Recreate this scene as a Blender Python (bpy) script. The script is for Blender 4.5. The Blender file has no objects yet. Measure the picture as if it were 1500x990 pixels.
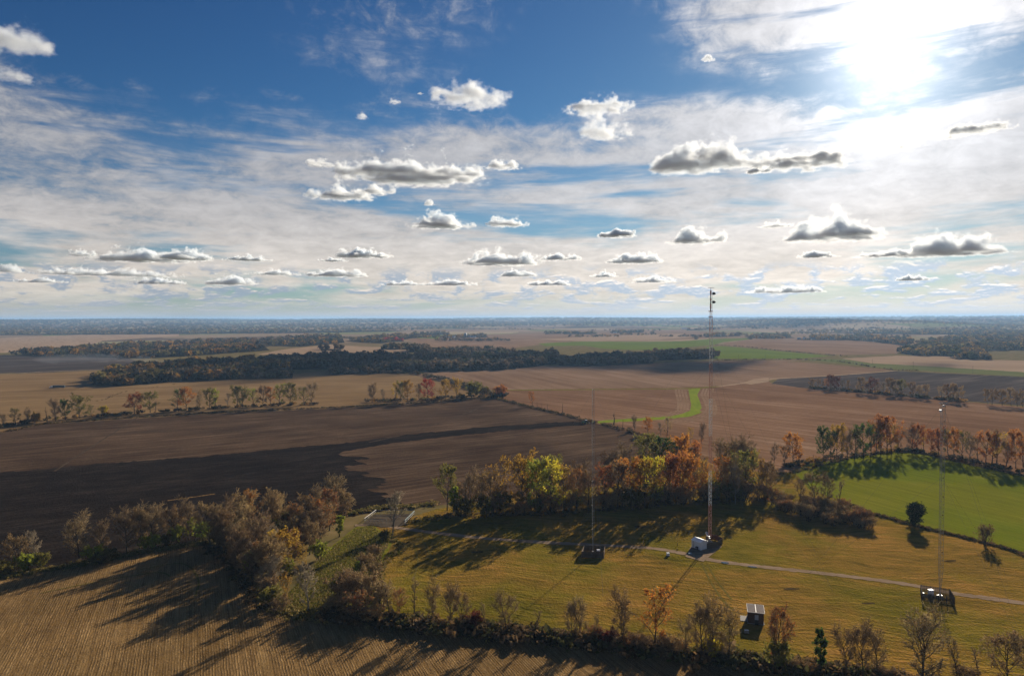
import bpy, bmesh, math, random
import numpy as np
from mathutils import Vector, Matrix, noise as mnoise

S = bpy.context.scene
COL = S.collection
R = math.radians
rad = math.radians

# ------------------------------------------------------------------ camera
CAM_H = 100.0
PITCH, ROLL = math.atan((495 - 466) / 1000.0), R(-0.19)
cam_d = bpy.data.cameras.new('camera')
cam_d.sensor_width, cam_d.lens = 36.0, 24.0
cam_d.clip_start, cam_d.clip_end = 1.0, 300000.0
cam = bpy.data.objects.new('camera', cam_d)
COL.objects.link(cam)
CAM_R = Matrix.Rotation(R(90) - PITCH, 3, 'X') @ Matrix.Rotation(ROLL, 3, 'Z')
cam.matrix_world = Matrix.Translation((0, 0, CAM_H)) @ CAM_R.to_4x4()
S.camera = cam

# ------------------------------------------------------------------ light
SUN_AZ, SUN_EL = R(28.6), R(18.0)          # azimuth clockwise from +Y, elevation
SUN = Vector((math.sin(SUN_AZ) * math.cos(SUN_EL), math.cos(SUN_AZ) * math.cos(SUN_EL), math.sin(SUN_EL)))
sun_d = bpy.data.lights.new('sun', 'SUN')
sun_d.energy, sun_d.angle, sun_d.color = 5.0, R(0.55), (1.0, 0.87, 0.70)
sun = bpy.data.objects.new('sun', sun_d)
COL.objects.link(sun)
sun.rotation_euler = (-SUN).to_track_quat('-Z', 'Y').to_euler()
sun.location = SUN * 3000

S.view_settings.view_transform = 'Standard'
S.view_settings.look = 'None'
S.view_settings.exposure = 0.68
S.view_settings.gamma = 1.0
S.render.engine = 'CYCLES'
cy = S.cycles
cy.max_bounces, cy.diffuse_bounces, cy.glossy_bounces = 10, 2, 2
cy.transmission_bounces, cy.volume_bounces, cy.transparent_max_bounces = 3, 9, 24
cy.use_denoising = True
cy.sample_clamp_indirect = 4.0
cy.caustics_reflective = cy.caustics_refractive = False

# ------------------------------------------------------------------ sky: daylight with a high cirrus deck and far low cloud
class NT:
    """small helper to write node trees as expressions"""
    def __init__(s, tree):
        s.t = tree; s.n = tree.nodes; s.l = tree.links
    def new(s, typ, **kw):
        n = s.n.new(typ)
        for k, v in kw.items(): setattr(n, k, v)
        return n
    def put(s, sock, v):
        if isinstance(v, bpy.types.NodeSocket): s.l.new(v, sock)
        elif v is not None:
            if hasattr(sock.default_value, '__len__') and not hasattr(v, '__len__'): v = (v,) * len(sock.default_value)
            if sock.type == 'RGBA' and len(v) == 3: v = (*v, 1)
            sock.default_value = v
    def m(s, op, a, b=None, c=None, clamp=False):
        n = s.new('ShaderNodeMath', operation=op, use_clamp=clamp)
        for i, v in enumerate((a, b, c)): s.put(n.inputs[i], v)
        return n.outputs[0]
    def v(s, op, a, b=None, scale=None):
        n = s.new('ShaderNodeVectorMath', operation=op)
        s.put(n.inputs[0], a)
        if b is not None: s.put(n.inputs[1], b)
        if scale is not None: s.put(n.inputs['Scale'], scale)
        return n.outputs['Value'] if op in ('DOT_PRODUCT', 'LENGTH', 'DISTANCE') else n.outputs[0]
    def xyz(s, x, y, z=0.0):
        n = s.new('ShaderNodeCombineXYZ')
        for i, q in enumerate((x, y, z)): s.put(n.inputs[i], q)
        return n.outputs[0]
    def sep(s, a):
        n = s.new('ShaderNodeSeparateXYZ'); s.put(n.inputs[0], a); return n.outputs
    def noise(s, vec, scale, detail=4, rough=0.55, dist=0.0, dim='3D', color=False):
        n = s.new('ShaderNodeTexNoise', noise_dimensions=dim)
        s.put(n.inputs['Vector'], vec); s.put(n.inputs['Scale'], scale); s.put(n.inputs['Detail'], detail)
        s.put(n.inputs['Roughness'], rough); s.put(n.inputs['Distortion'], dist)
        return n.outputs['Color' if color else 0]
    def ss(s, x, lo, hi, a=0.0, b=1.0):
        n = s.new('ShaderNodeMapRange', interpolation_type='SMOOTHSTEP')
        for k, q in zip(('Value', 'From Min', 'From Max', 'To Min', 'To Max'), (x, lo, hi, a, b)): s.put(n.inputs[k], q)
        return n.outputs[0]
    def lin(s, x, lo, hi, a=0.0, b=1.0):
        n = s.new('ShaderNodeMapRange')
        for k, q in zip(('Value', 'From Min', 'From Max', 'To Min', 'To Max'), (x, lo, hi, a, b)): s.put(n.inputs[k], q)
        return n.outputs[0]
    def mix(s, f, a, b, mode='MIX'):
        n = s.new('ShaderNodeMix', data_type='RGBA', blend_type=mode)
        s.put(n.inputs[0], f); s.put(n.inputs[6], a); s.put(n.inputs[7], b)
        return n.outputs[2]
    def ramp(s, f, stops):
        n = s.new('ShaderNodeValToRGB'); cr = n.color_ramp
        while len(cr.elements) < len(stops): cr.elements.new(0.5)
        for e, (p, c) in zip(cr.elements, stops): e.position = p; e.color = (*c, 1) if len(c) == 3 else c
        s.put(n.inputs[0], f); return n.outputs[0]

def pix_dir(px, py):
    d = CAM_R @ Vector(((px - 750) / 1000.0, -(py - 495) / 1000.0, -1.0))
    return d.normalized()
world = bpy.data.worlds.new('World')
S.world = world
world.use_nodes = True
T = NT(world.node_tree)
T.n.clear()
SKY_STRENGTH = 0.066
sky = T.new('ShaderNodeTexSky', sky_type='NISHITA', sun_disc=False)
sky.sun_elevation, sky.sun_rotation = SUN_EL, SUN_AZ
sky.altitude, sky.air_density, sky.dust_density, sky.ozone_density = 300, 1.0, 0.15, 2.5
D = T.new('ShaderNodeTexCoord').outputs['Generated']
D = T.v('NORMALIZE', D)
dx, dy, dz = T.sep(D)
hor = T.m('SQRT', T.m('ADD', T.m('MULTIPLY', dx, dx), T.m('MULTIPLY', dy, dy)))
te = T.m('DIVIDE', dz, T.m('MAXIMUM', hor, 0.001))           # tangent of the elevation
az = T.m('ARCTAN2', dx, dy)
tz = T.m('MAXIMUM', T.m('ADD', te, 0.035), 0.02)             # curvature keeps the deck from running to infinity
P = T.xyz(T.m('DIVIDE', T.m('SINE', az), tz), T.m('DIVIDE', T.m('COSINE', az), tz), 0.0)   # point on a flat cloud deck
cosang = T.v('DOT_PRODUCT', D, tuple(SUN))
toward = T.m('MAXIMUM', cosang, 0.0)
# forward scattering by thin ice cloud towards the sun
fs_w = T.m('POWER', toward, 6.0)
fs_m = T.m('POWER', toward, 60.0)
fs_n = T.m('POWER', toward, 170.0)
# clear air: Nishita, with the deep polarised blue of the photograph kept away from the sun
gm = T.new('ShaderNodeGamma'); T.put(gm.inputs[0], T.v('SCALE', sky.outputs[0], scale=1 / 7.5)); gm.inputs[1].default_value = 1.55
air = T.v('MULTIPLY', gm.outputs[0], (3.5, 5.5, 7.3))
air = T.v('DIVIDE', air, T.v('ADD', T.v('SCALE', air, scale=0.085), (1, 1, 1)))
# ---- cirrus and altocumulus deck
warp = T.noise(P, 0.7, 3, 0.5, color=True)
Pw = T.v('ADD', P, T.v('SCALE', T.v('SUBTRACT', warp, (0.5, 0.5, 0.5)), scale=0.9))
rx = T.m('ADD', T.m('MULTIPLY', T.sep(Pw)[0], 0.80), T.m('MULTIPLY', T.sep(Pw)[1], 0.60))
ry = T.m('SUBTRACT', T.m('MULTIPLY', T.sep(Pw)[1], 0.80), T.m('MULTIPLY', T.sep(Pw)[0], 0.60))
fib = T.noise(T.xyz(T.m('MULTIPLY', rx, 0.9), T.m('MULTIPLY', ry, 2.2), 3.1), 1.0, 7, 0.62, 0.5)
A = T.xyz(az, T.m('MULTIPLY', T.m('LOGARITHM', T.m('ADD', T.m('MAXIMUM', te, 0.0), 0.06), 2.718), 0.32), 0.0)     # angle space: the heaps of the deck have height
Aw = T.v('ADD', A, T.v('SCALE', T.v('SUBTRACT', T.noise(A, 7.0, 3, 0.6, color=True), (0.5, 0.5, 0.5)), scale=0.035))
puff = T.noise(T.v('ADD', T.v('MULTIPLY', Aw, (5.0, 9.5, 1)), (7.3, 1.9, 0)), 1.0, 7, 0.6, 0.2)
mott = T.noise(T.v('ADD', T.v('MULTIPLY', Aw, (26.0, 44.0, 1)), (2.3, 8.9, 0)), 1.0, 5, 0.68, 0.3)
tex = T.m('ADD', T.m('MULTIPLY', fib, 0.24), T.m('ADD', T.m('MULTIPLY', puff, 0.40), T.m('MULTIPLY', mott, 0.36)))
edge = T.m('ADD', te, T.m('MULTIPLY', T.m('SUBTRACT', T.noise(P, 0.8, 4, 0.6), 0.5), 0.20))
bank = T.ss(edge, 0.235, 0.335, 1.0, 0.0)                        # the deck lies beyond ~3 cloud heights
# a second sheet of cirrus drifting across the sun
sd = T.v('DISTANCE', T.xyz(az, T.m('MULTIPLY', te, 1.0), 0), (R(31), 0.44, 0))
sheet = T.ss(T.m('ADD', sd, T.m('MULTIPLY', T.m('SUBTRACT', puff, 0.5), 0.5)), 0.12, 0.42, 1.0, 0.0)
sheet = T.m('MULTIPLY', sheet, T.ss(te, 0.27, 0.40))
wd = T.v('DISTANCE', T.xyz(az, te, 0), (R(-10), 0.50, 0))
wisp = T.m('MULTIPLY', T.ss(wd, 0.05, 0.28, 1.0, 0.0), 0.35)
cover = T.m('MAXIMUM', bank, T.m('MAXIMUM', sheet, wisp))
low = T.ss(te, 0.03, 0.22, 0.18, 0.0)
low = T.m('ADD', low, T.m('MULTIPLY', fs_w, 0.12))
cir = T.ss(T.m('ADD', tex, T.m('ADD', T.m('MULTIPLY', cover, 0.24), low)), 0.57, 0.82)
cir = T.m('MULTIPLY', cir, T.ss(cover, 0.0, 0.35))
cir = T.m('MULTIPLY', cir, T.ss(te, 0.0, 0.05, 0.55, 1.0))
gap = T.noise(T.xyz(T.m('MULTIPLY', az, 2.6), T.m('MULTIPLY', te, 19.0), 0.7), 1.0, 5, 0.6, 0.25)   # blue lanes between sheets
cir = T.m('MULTIPLY', cir, T.ss(gap, 0.36, 0.52, 0.10, 1.0))
warm = T.ss(te, 0.02, 0.22, 1.0, 0.0)
cir_b = T.m('ADD', T.m('ADD', 4.3, T.m('MULTIPLY', warm, 3.6)), T.m('ADD', T.m('MULTIPLY', fs_w, 3.0), T.m('ADD', T.m('MULTIPLY', fs_m, 1.2), T.m('MULTIPLY', fs_n, 4.5))))
cir_c = T.mix(warm, (0.98, 0.97, 1.0), (1.0, 0.875, 0.755))
cir_b = T.m('MULTIPLY', cir_b, T.lin(T.m('ADD', T.m('MULTIPLY', mott, .5), T.m('MULTIPLY', puff, .5)), .36, .64, .72, 1.10))
cir_e = T.v('SCALE', cir_c, scale=cir_b)
c1 = T.mix(T.m('MULTIPLY', cir, 0.92), air, cir_e)
# glow of the sun in the thin veil
veil = T.m('ADD', T.m('MULTIPLY', fs_n, 1.9), T.m('ADD', T.m('MULTIPLY', fs_m, 0.3), T.m('MULTIPLY', fs_w, 0.2)))
core = T.m('MULTIPLY', T.m('POWER', toward, 420.0), 5.0)
c1 = T.v('ADD', c1, T.v('SCALE', (1.0, 0.97, 0.92), scale=T.m('ADD', veil, core)))
# ---- low broken cloud towards the horizon, seen edge-on
def deck(vs, off):
    q = T.xyz(T.m('MULTIPLY', az, 22.0), T.m('ADD', T.m('MULTIPLY', T.m('LOGARITHM', T.m('MAXIMUM', T.m('ADD', te, 0.012), 0.004), 2.718), vs), off), 5.2)
    return T.noise(q, 1.0, 6, 0.6, 0.25)
d0, d1 = deck(3.8, 0.0), deck(3.8, 0.14)
bandm = T.m('MULTIPLY', T.ss(te, 0.058, 0.080, 1.0, 0.0), T.ss(te, 0.004, 0.014))
body = T.m('MULTIPLY', T.ss(d0, 0.48, 0.57), bandm)
lit = T.ss(T.m('SUBTRACT', d0, d1), -0.01, 0.15)
dk_c = T.mix(lit, (3.4, 4.1, 5.0), (9.2, 8.1, 7.0))
dk_c = T.v('SCALE', dk_c, scale=T.m('ADD', 0.85, T.m('MULTIPLY', fs_w, 0.9)))
c2 = T.mix(T.m('MULTIPLY', body, 0.88), c1, dk_c)
# milky air just over the horizon
hz = T.ss(te, -0.002, 0.035, 1.0, 0.0)
c3 = T.mix(T.m('MULTIPLY', hz, 0.7), c2, T.v('SCALE', (1.0, 0.94, 0.90), scale=T.m('ADD', 5.2, T.m('MULTIPLY', fs_w, 4.0))))
bg = T.new('ShaderNodeBackground'); T.put(bg.inputs[0], c3); bg.inputs[1].default_value = SKY_STRENGTH
out = T.new('ShaderNodeOutputWorld'); T.l.new(bg.outputs[0], out.inputs[0])
world.cycles.sampling_method = 'MANUAL'; world.cycles.sample_map_resolution = 1024
# ------------------------------------------------------------------ helpers
def at(px, py, z=0.0):
    """the place on the ground (height z) that the photo shows at pixel px,py"""
    d = CAM_R @ Vector(((px - 750) / 1000.0, -(py - 495) / 1000.0, -1.0))
    t = (z - CAM_H) / d.z
    return Vector((d.x * t, d.y * t, z))
def mpp(p):
    """metres per photo pixel at a place"""
    return (CAM_R.inverted() @ (Vector(p) - Vector((0, 0, CAM_H)))).z / -1000.0
def mesh_np(name, verts, faces_loops, nper, mats=(), midx=None, tint=None):
    """mesh from flat numpy arrays; every face has nper corners"""
    me = bpy.data.meshes.new(name)
    verts = np.asarray(verts, np.float32).reshape(-1, 3); loops = np.asarray(faces_loops, np.int32).ravel()
    nf = len(loops) // nper
    me.vertices.add(len(verts)); me.vertices.foreach_set('co', verts.ravel())
    me.loops.add(len(loops)); me.loops.foreach_set('vertex_index', loops)
    me.polygons.add(nf); me.polygons.foreach_set('loop_start', np.arange(nf, dtype=np.int32) * nper)
    me.polygons.foreach_set('loop_total', np.full(nf, nper, np.int32))
    if midx is not None: me.polygons.foreach_set('material_index', np.asarray(midx, np.int32))
    if tint is not None:
        a = me.color_attributes.new('tint', 'FLOAT_COLOR', 'POINT')
        t4 = np.ones((len(verts), 4), np.float32); t4[:, :3] = tint
        a.data.foreach_set('color', t4.ravel())
    me.update(calc_edges=True); me.validate()
    for m in mats: me.materials.append(m)
    return me
def link(name, me, parent=None, loc=None, rotz=None, scale=None):
    o = bpy.data.objects.new(name, me); COL.objects.link(o)
    if parent is not None: o.parent = parent
    if loc is not None: o.location = loc
    if rotz is not None: o.rotation_euler = (0, 0, rotz)
    if scale is not None: o.scale = scale if hasattr(scale, '__len__') else (scale,) * 3
    return o
def tag(o, label=None, cat=None, group=None, kind=None):
    for k, v in (('label', label), ('category', cat), ('group', group), ('kind', kind)):
        if v: o[k] = v
    return o
def empty(name, loc=(0, 0, 0), rotz=0.0, scale=1.0):
    return link(name, None, None, loc, rotz, scale)
def bm_obj(name, bm, mat, parent=None, smooth=False):
    me = bpy.data.meshes.new(name); bm.normal_update(); bm.to_mesh(me); bm.free()
    if smooth:
        for p in me.polygons: p.use_smooth = True
    for m in (mat if isinstance(mat, (list, tuple)) else [mat]): me.materials.append(m)
    return link(name, me, parent)
def box(bm, x0, x1, y0, y1, z0, z1, mi=0, rot=None):
    M = Matrix.Translation(((x0 + x1) / 2, (y0 + y1) / 2, (z0 + z1) / 2)) @ Matrix.Diagonal((x1 - x0, y1 - y0, z1 - z0, 1))
    if rot is not None: M = rot @ M
    r = bmesh.ops.create_cube(bm, size=1, matrix=M)
    for v in r['verts']:
        for f in v.link_faces: f.material_index = mi
    return r
def bar(bm, a, b, r, sides=6, mi=0, r2=None):
    a, b = Vector(a), Vector(b); d = b - a
    q = d.to_track_quat('Z', 'Y').to_matrix().to_4x4()
    M = Matrix.Translation((a + b) / 2) @ q
    r_ = bmesh.ops.create_cone(bm, cap_ends=True, segments=sides, radius1=r, radius2=r if r2 is None else r2, depth=d.length, matrix=M)
    for v in r_['verts']:
        for f in v.link_faces: f.material_index = mi

# ------------------------------------------------------------------ materials
def base_mat(name, rough=0.95, spec=0.0):
    m = bpy.data.materials.new(name); m.use_nodes = True
    t = NT(m.node_tree); t.n.clear()
    b = t.new('ShaderNodeBsdfPrincipled'); b.inputs['Roughness'].default_value = rough
    b.inputs['Specular IOR Level'].default_value = spec
    o = t.new('ShaderNodeOutputMaterial'); t.l.new(b.outputs[0], o.inputs['Surface'])
    return m, t, b
def field_mat(name, cols, p0, p1, row=0.0, row_amt=0.0, streak=(60, 2.0), bump=0.3, patch=70.0, grain=1.2, warp=0.0, speck=None, rowbump=0.0, spot=0.0, alt=None):
    """soil, stubble or grass: colours by patches, streaks along the working direction p0->p1 (photo pixels), optional rows"""
    m, t, b = base_mat(name)
    a, c = at(*p0), at(*p1); d = (c - a); d.z = 0; d.normalize()
    pos = t.new('ShaderNodeNewGeometry').outputs['Position']
    if warp:
        wn = t.noise(pos, 1 / 60.0, 2, 0.5, color=True)
        pos2 = t.v('ADD', pos, t.v('SCALE', t.v('SUBTRACT', wn, (.5, .5, .5)), scale=warp))
    else: pos2 = pos
    u = t.v('DOT_PRODUCT', pos2, (d.x, d.y, 0)); w = t.v('DOT_PRODUCT', pos2, (-d.y, d.x, 0))
    st = t.noise(t.xyz(t.m('DIVIDE', u, streak[0]), t.m('DIVIDE', w, streak[1]), 0), 1.0, 4, 0.62)
    st2 = t.noise(t.xyz(t.m('DIVIDE', u, streak[0] * 3), t.m('DIVIDE', w, streak[1] * 5), 4), 1.0, 3, 0.6)
    pa = t.noise(pos, 1 / patch, 5, 0.6, 0.4)
    gr = t.noise(pos, 1 / grain, 3, 0.7)
    f = t.m('ADD', t.m('MULTIPLY', st, 0.40), t.m('ADD', t.m('MULTIPLY', st2, 0.22), t.m('ADD', t.m('MULTIPLY', pa, 0.25), t.m('MULTIPLY', gr, 0.13))))
    f = t.lin(f, 0.34, 0.66)
    n = len(cols)
    col = t.ramp(f, [(i / (n - 1), c_) for i, c_ in enumerate(cols)])
    sm = t.lin(t.noise(t.v('ADD', pos, (40, 90, 3)), 1 / 22.0, 3, .6), .35, .65, .25, 1.0)
    h = t.m('ADD', t.m('MULTIPLY', t.m('MULTIPLY', st, sm), 0.75), t.m('MULTIPLY', gr, 0.6))
    if row:
        wob = t.m('MULTIPLY', t.m('SUBTRACT', t.noise(t.xyz(t.m('DIVIDE', u, 9.0), t.m('DIVIDE', w, 9.0), 0), 1.0, 2, 0.5), 0.5), row * 0.9)
        s = t.m('SINE', t.m('MULTIPLY', t.m('ADD', w, wob), 2 * math.pi / row))
        brk = t.noise(t.xyz(t.m('DIVIDE', u, 3.0), t.m('DIVIDE', w, row), 7), 1.0, 3, 0.6)
        fade = t.noise(t.xyz(t.m('DIVIDE', u, 30.0), t.m('DIVIDE', w, 4.0), 2), 1.0, 3, 0.6)
        rr = t.m('MULTIPLY', t.m('MULTIPLY', t.ss(s, -0.2, 1.0), t.ss(brk, 0.3, 0.65)), t.ss(fade, 0.34, 0.62, .15, 1.0))
        col = t.mix(t.m('MULTIPLY', rr, row_amt), col, t.mix(0.5, cols[-1], (0.46, 0.34, 0.20)))
        h = t.m('ADD', h, t.m('MULTIPLY', rr, rowbump))
    if speck:
        sp = t.ss(t.noise(pos, 1 / 0.9, 2, 0.8), 0.66, 0.76)
        col = t.mix(t.m('MULTIPLY', sp, 0.6), col, speck)
    if spot:
        vo = t.ss(t.noise(pos, 1 / 14.0, 4, 0.6), 0.58, 0.72)
        col = t.mix(t.m('MULTIPLY', vo, spot), col, cols[0])
    if alt:
        pm = t.m('ADD', t.m('MULTIPLY', t.noise(t.v('ADD', pos, (300, 70, 0)), 1 / (patch * 1.3), 5, 0.65, 0.6), .75), t.m('MULTIPLY', st2, .25))
        col = t.mix(t.ss(pm, .42, .60), col, t.v('MULTIPLY', col, alt))
    t.put(b.inputs['Base Color'], col)
    bp = t.new('ShaderNodeBump'); bp.inputs['Strength'].default_value = 1.0; bp.inputs['Distance'].default_value = bump
    t.put(bp.inputs['Height'], h); t.l.new(bp.outputs[0], b.inputs['Normal'])
    return m
def leaf_mat(name, c, var=0.35, trans=0.52):
    m = bpy.data.materials.new(name); m.use_nodes = True
    t = NT(m.node_tree); t.n.clear()
    gi = t.new('ShaderNodeNewGeometry').outputs['Random Per Island']
    oi = t.new('ShaderNodeObjectInfo').outputs['Random']
    pos = t.new('ShaderNodeTexCoord').outputs['Object']
    cl = t.noise(pos, 5.0, 2, 0.6)
    k = t.m('ADD', t.lin(gi, 0, 1, 1 - var, 1 + var), t.m('MULTIPLY', t.m('SUBTRACT', cl, 0.5), 0.7))
    k = t.m('MULTIPLY', k, t.lin(oi, 0, 1, 0.8, 1.2))
    hs = t.new('ShaderNodeHueSaturation'); hs.inputs['Color'].default_value = (*c, 1)
    t.put(hs.inputs['Hue'], t.m('ADD', t.lin(gi, 0, 1, 0.485, 0.515), t.m('MULTIPLY', t.m('SUBTRACT', oi, .5), .02))); t.put(hs.inputs['Value'], k)
    df = t.new('ShaderNodeBsdfDiffuse'); t.l.new(hs.outputs[0], df.inputs[0])
    tr = t.new('ShaderNodeBsdfTranslucent'); t.l.new(hs.outputs[0], tr.inputs[0])
    mx = t.new('ShaderNodeMixShader'); mx.inputs[0].default_value = trans
    t.l.new(df.outputs[0], mx.inputs[1]); t.l.new(tr.outputs[0], mx.inputs[2])
    o = t.new('ShaderNodeOutputMaterial'); t.l.new(mx.outputs[0], o.inputs[0])
    return m
def tint_mat(name, trans=0.35):
    m = bpy.data.materials.new(name); m.use_nodes = True
    t = NT(m.node_tree); t.n.clear()
    a = t.new('ShaderNodeAttribute', attribute_name='tint').outputs['Color']
    gi = t.new('ShaderNodeNewGeometry').outputs['Random Per Island']
    hs = t.new('ShaderNodeHueSaturation'); t.put(hs.inputs['Color'], a); t.put(hs.inputs['Value'], t.lin(gi, 0, 1, 0.6, 1.4))
    df = t.new('ShaderNodeBsdfDiffuse'); t.l.new(hs.outputs[0], df.inputs[0])
    tr = t.new('ShaderNodeBsdfTranslucent'); t.l.new(hs.outputs[0], tr.inputs[0])
    mx = t.new('ShaderNodeMixShader'); mx.inputs[0].default_value = trans
    t.l.new(df.outputs[0], mx.inputs[1]); t.l.new(tr.outputs[0], mx.inputs[2])
    o = t.new('ShaderNodeOutputMaterial'); t.l.new(mx.outputs[0], o.inputs[0])
    return m
def flat_mat(name, c, rough=0.7, spec=0.3, metal=0.0, nscale=1.5, var=0.25, bump=0.0, stretch=(1, 1, 1)):
    m, t, b = base_mat(name, rough, spec)
    pos = t.v('MULTIPLY', t.new('ShaderNodeTexCoord').outputs['Object'], stretch)
    n1 = t.noise(pos, nscale, 5, 0.65)
    k = t.lin(n1, 0.3, 0.7, 1 - var, 1 + var)
    t.put(b.inputs['Base Color'], t.v('SCALE', c, scale=k)); b.inputs['Metallic'].default_value = metal
    t.put(b.inputs['Roughness'], t.lin(n1, 0.3, 0.7, rough * 0.85, min(1, rough * 1.15)))
    if bump:
        bp = t.new('ShaderNodeBump'); bp.inputs['Distance'].default_value = bump; t.put(bp.inputs['Height'], n1); t.l.new(bp.outputs[0], b.inputs['Normal'])
    return m
# ------------------------------------------------------------------ cumulus: bodies of vapour that scatter light and shade the fields
def mat_cloud(density, W, Dp, H, seed, name='cloud_vapour'):
    """vapour thickest in the heart of the cloud, eaten ragged by turbulence at its edges, with a level base"""
    m = bpy.data.materials.new(name); m.use_nodes = True
    t = NT(m.node_tree); t.n.clear()
    sc = t.new('ShaderNodeVolumePrincipled'); sc.inputs['Color'].default_value = (0.915, 0.962, 1.0, 1)
    p = t.new('ShaderNodeTexCoord').outputs['Object']
    q = t.v('ADD', p, (seed * 977.0, seed * 311.0, 0))
    lump = t.noise(t.v('MULTIPLY', q, (1 / H, 1 / H, 1.1 / H)), 1.15, 2, .5)              # heaps
    edge = t.noise(t.v('MULTIPLY', q, (1 / H, 1 / H, 1.2 / H)), 3.3, 7, .66)               # turbulence
    x, y, z = t.sep(p)
    e = t.m('ADD', t.m('POWER', t.m('ABSOLUTE', t.m('DIVIDE', x, W / 2)), 2.0), t.m('POWER', t.m('ABSOLUTE', t.m('DIVIDE', y, Dp / 2)), 2.0))
    top = t.m('MULTIPLY', t.m('ADD', t.m('SUBTRACT', 1.0, t.m('MULTIPLY', e, 0.9)), t.m('MULTIPLY', t.m('SUBTRACT', lump, .5), 3.4)), 0.60 * H)
    h = t.m('DIVIDE', t.m('SUBTRACT', top, z), H)                                           # depth under the heaped top
    rim = t.m('SUBTRACT', t.m('SUBTRACT', 1.05, e), t.m('MULTIPLY', t.m('SUBTRACT', .5, lump), 1.9))
    k = t.m('MINIMUM', h, t.m('MULTIPLY', rim, 0.7))
    k = t.m('ADD', k, t.m('MULTIPLY', t.m('SUBTRACT', edge, .5), 1.45))
    k = t.m('MINIMUM', k, t.m('ADD', t.m('DIVIDE', z, H * 0.22), t.m('MULTIPLY', t.m('SUBTRACT', edge, .5), 1.2)))
    t.put(sc.inputs['Density'], t.m('MULTIPLY', t.ss(k, 0.02, 0.45), density)); sc.inputs['Anisotropy'].default_value = 0.3
    o = t.new('ShaderNodeOutputMaterial'); t.l.new(sc.outputs[0], o.inputs['Volume'])
    m.cycles.volume_step_rate = 0.55
    return m
_b = bmesh.new(); bmesh.ops.create_icosphere(_b, subdivisions=4, radius=1); _b.verts.index_update()
ICO_V = np.array([tuple(v.co) for v in _b.verts]); ICO_F = np.array([[v.index for v in f.verts] for f in _b.faces]); _b.free()
def cloud(px, py, w, h, seed, alt=1300.0, dens=1.0, label=None):
    """px,py centre of the level base in the photo; w,h its size there in pixels"""
    d = pix_dir(px, py); hd = math.hypot(d.x, d.y)
    dist = (alt - CAM_H) / (d.z / hd); az = math.atan2(d.x, d.y)
    W, H = 1.06 * w * dist / 1000.0 * math.cos(az), 1.10 * h * dist / 1000.0 * math.cos(az)
    Dp = max(min(W * .8, H * 3.0), H * 1.2)
    V = ICO_V * np.array([W * .60, Dp * .60, H * .85]); V[:, 2] = np.where(V[:, 2] < 0, V[:, 2] * .10, V[:, 2] * 1.35) - .02 * H
    me = mesh_np('cloud', V, ICO_F, 3)
    me.materials.append(mat_cloud(dens / H * 11.0, W, Dp, H, seed))
    o = bpy.data.objects.new('cloud', me); COL.objects.link(o)
    o.location = (math.sin(az) * dist, math.cos(az) * dist, alt); o.rotation_euler = (0, 0, -az)
    o['label'] = label; o['category'] = 'cloud'
    return o
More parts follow.
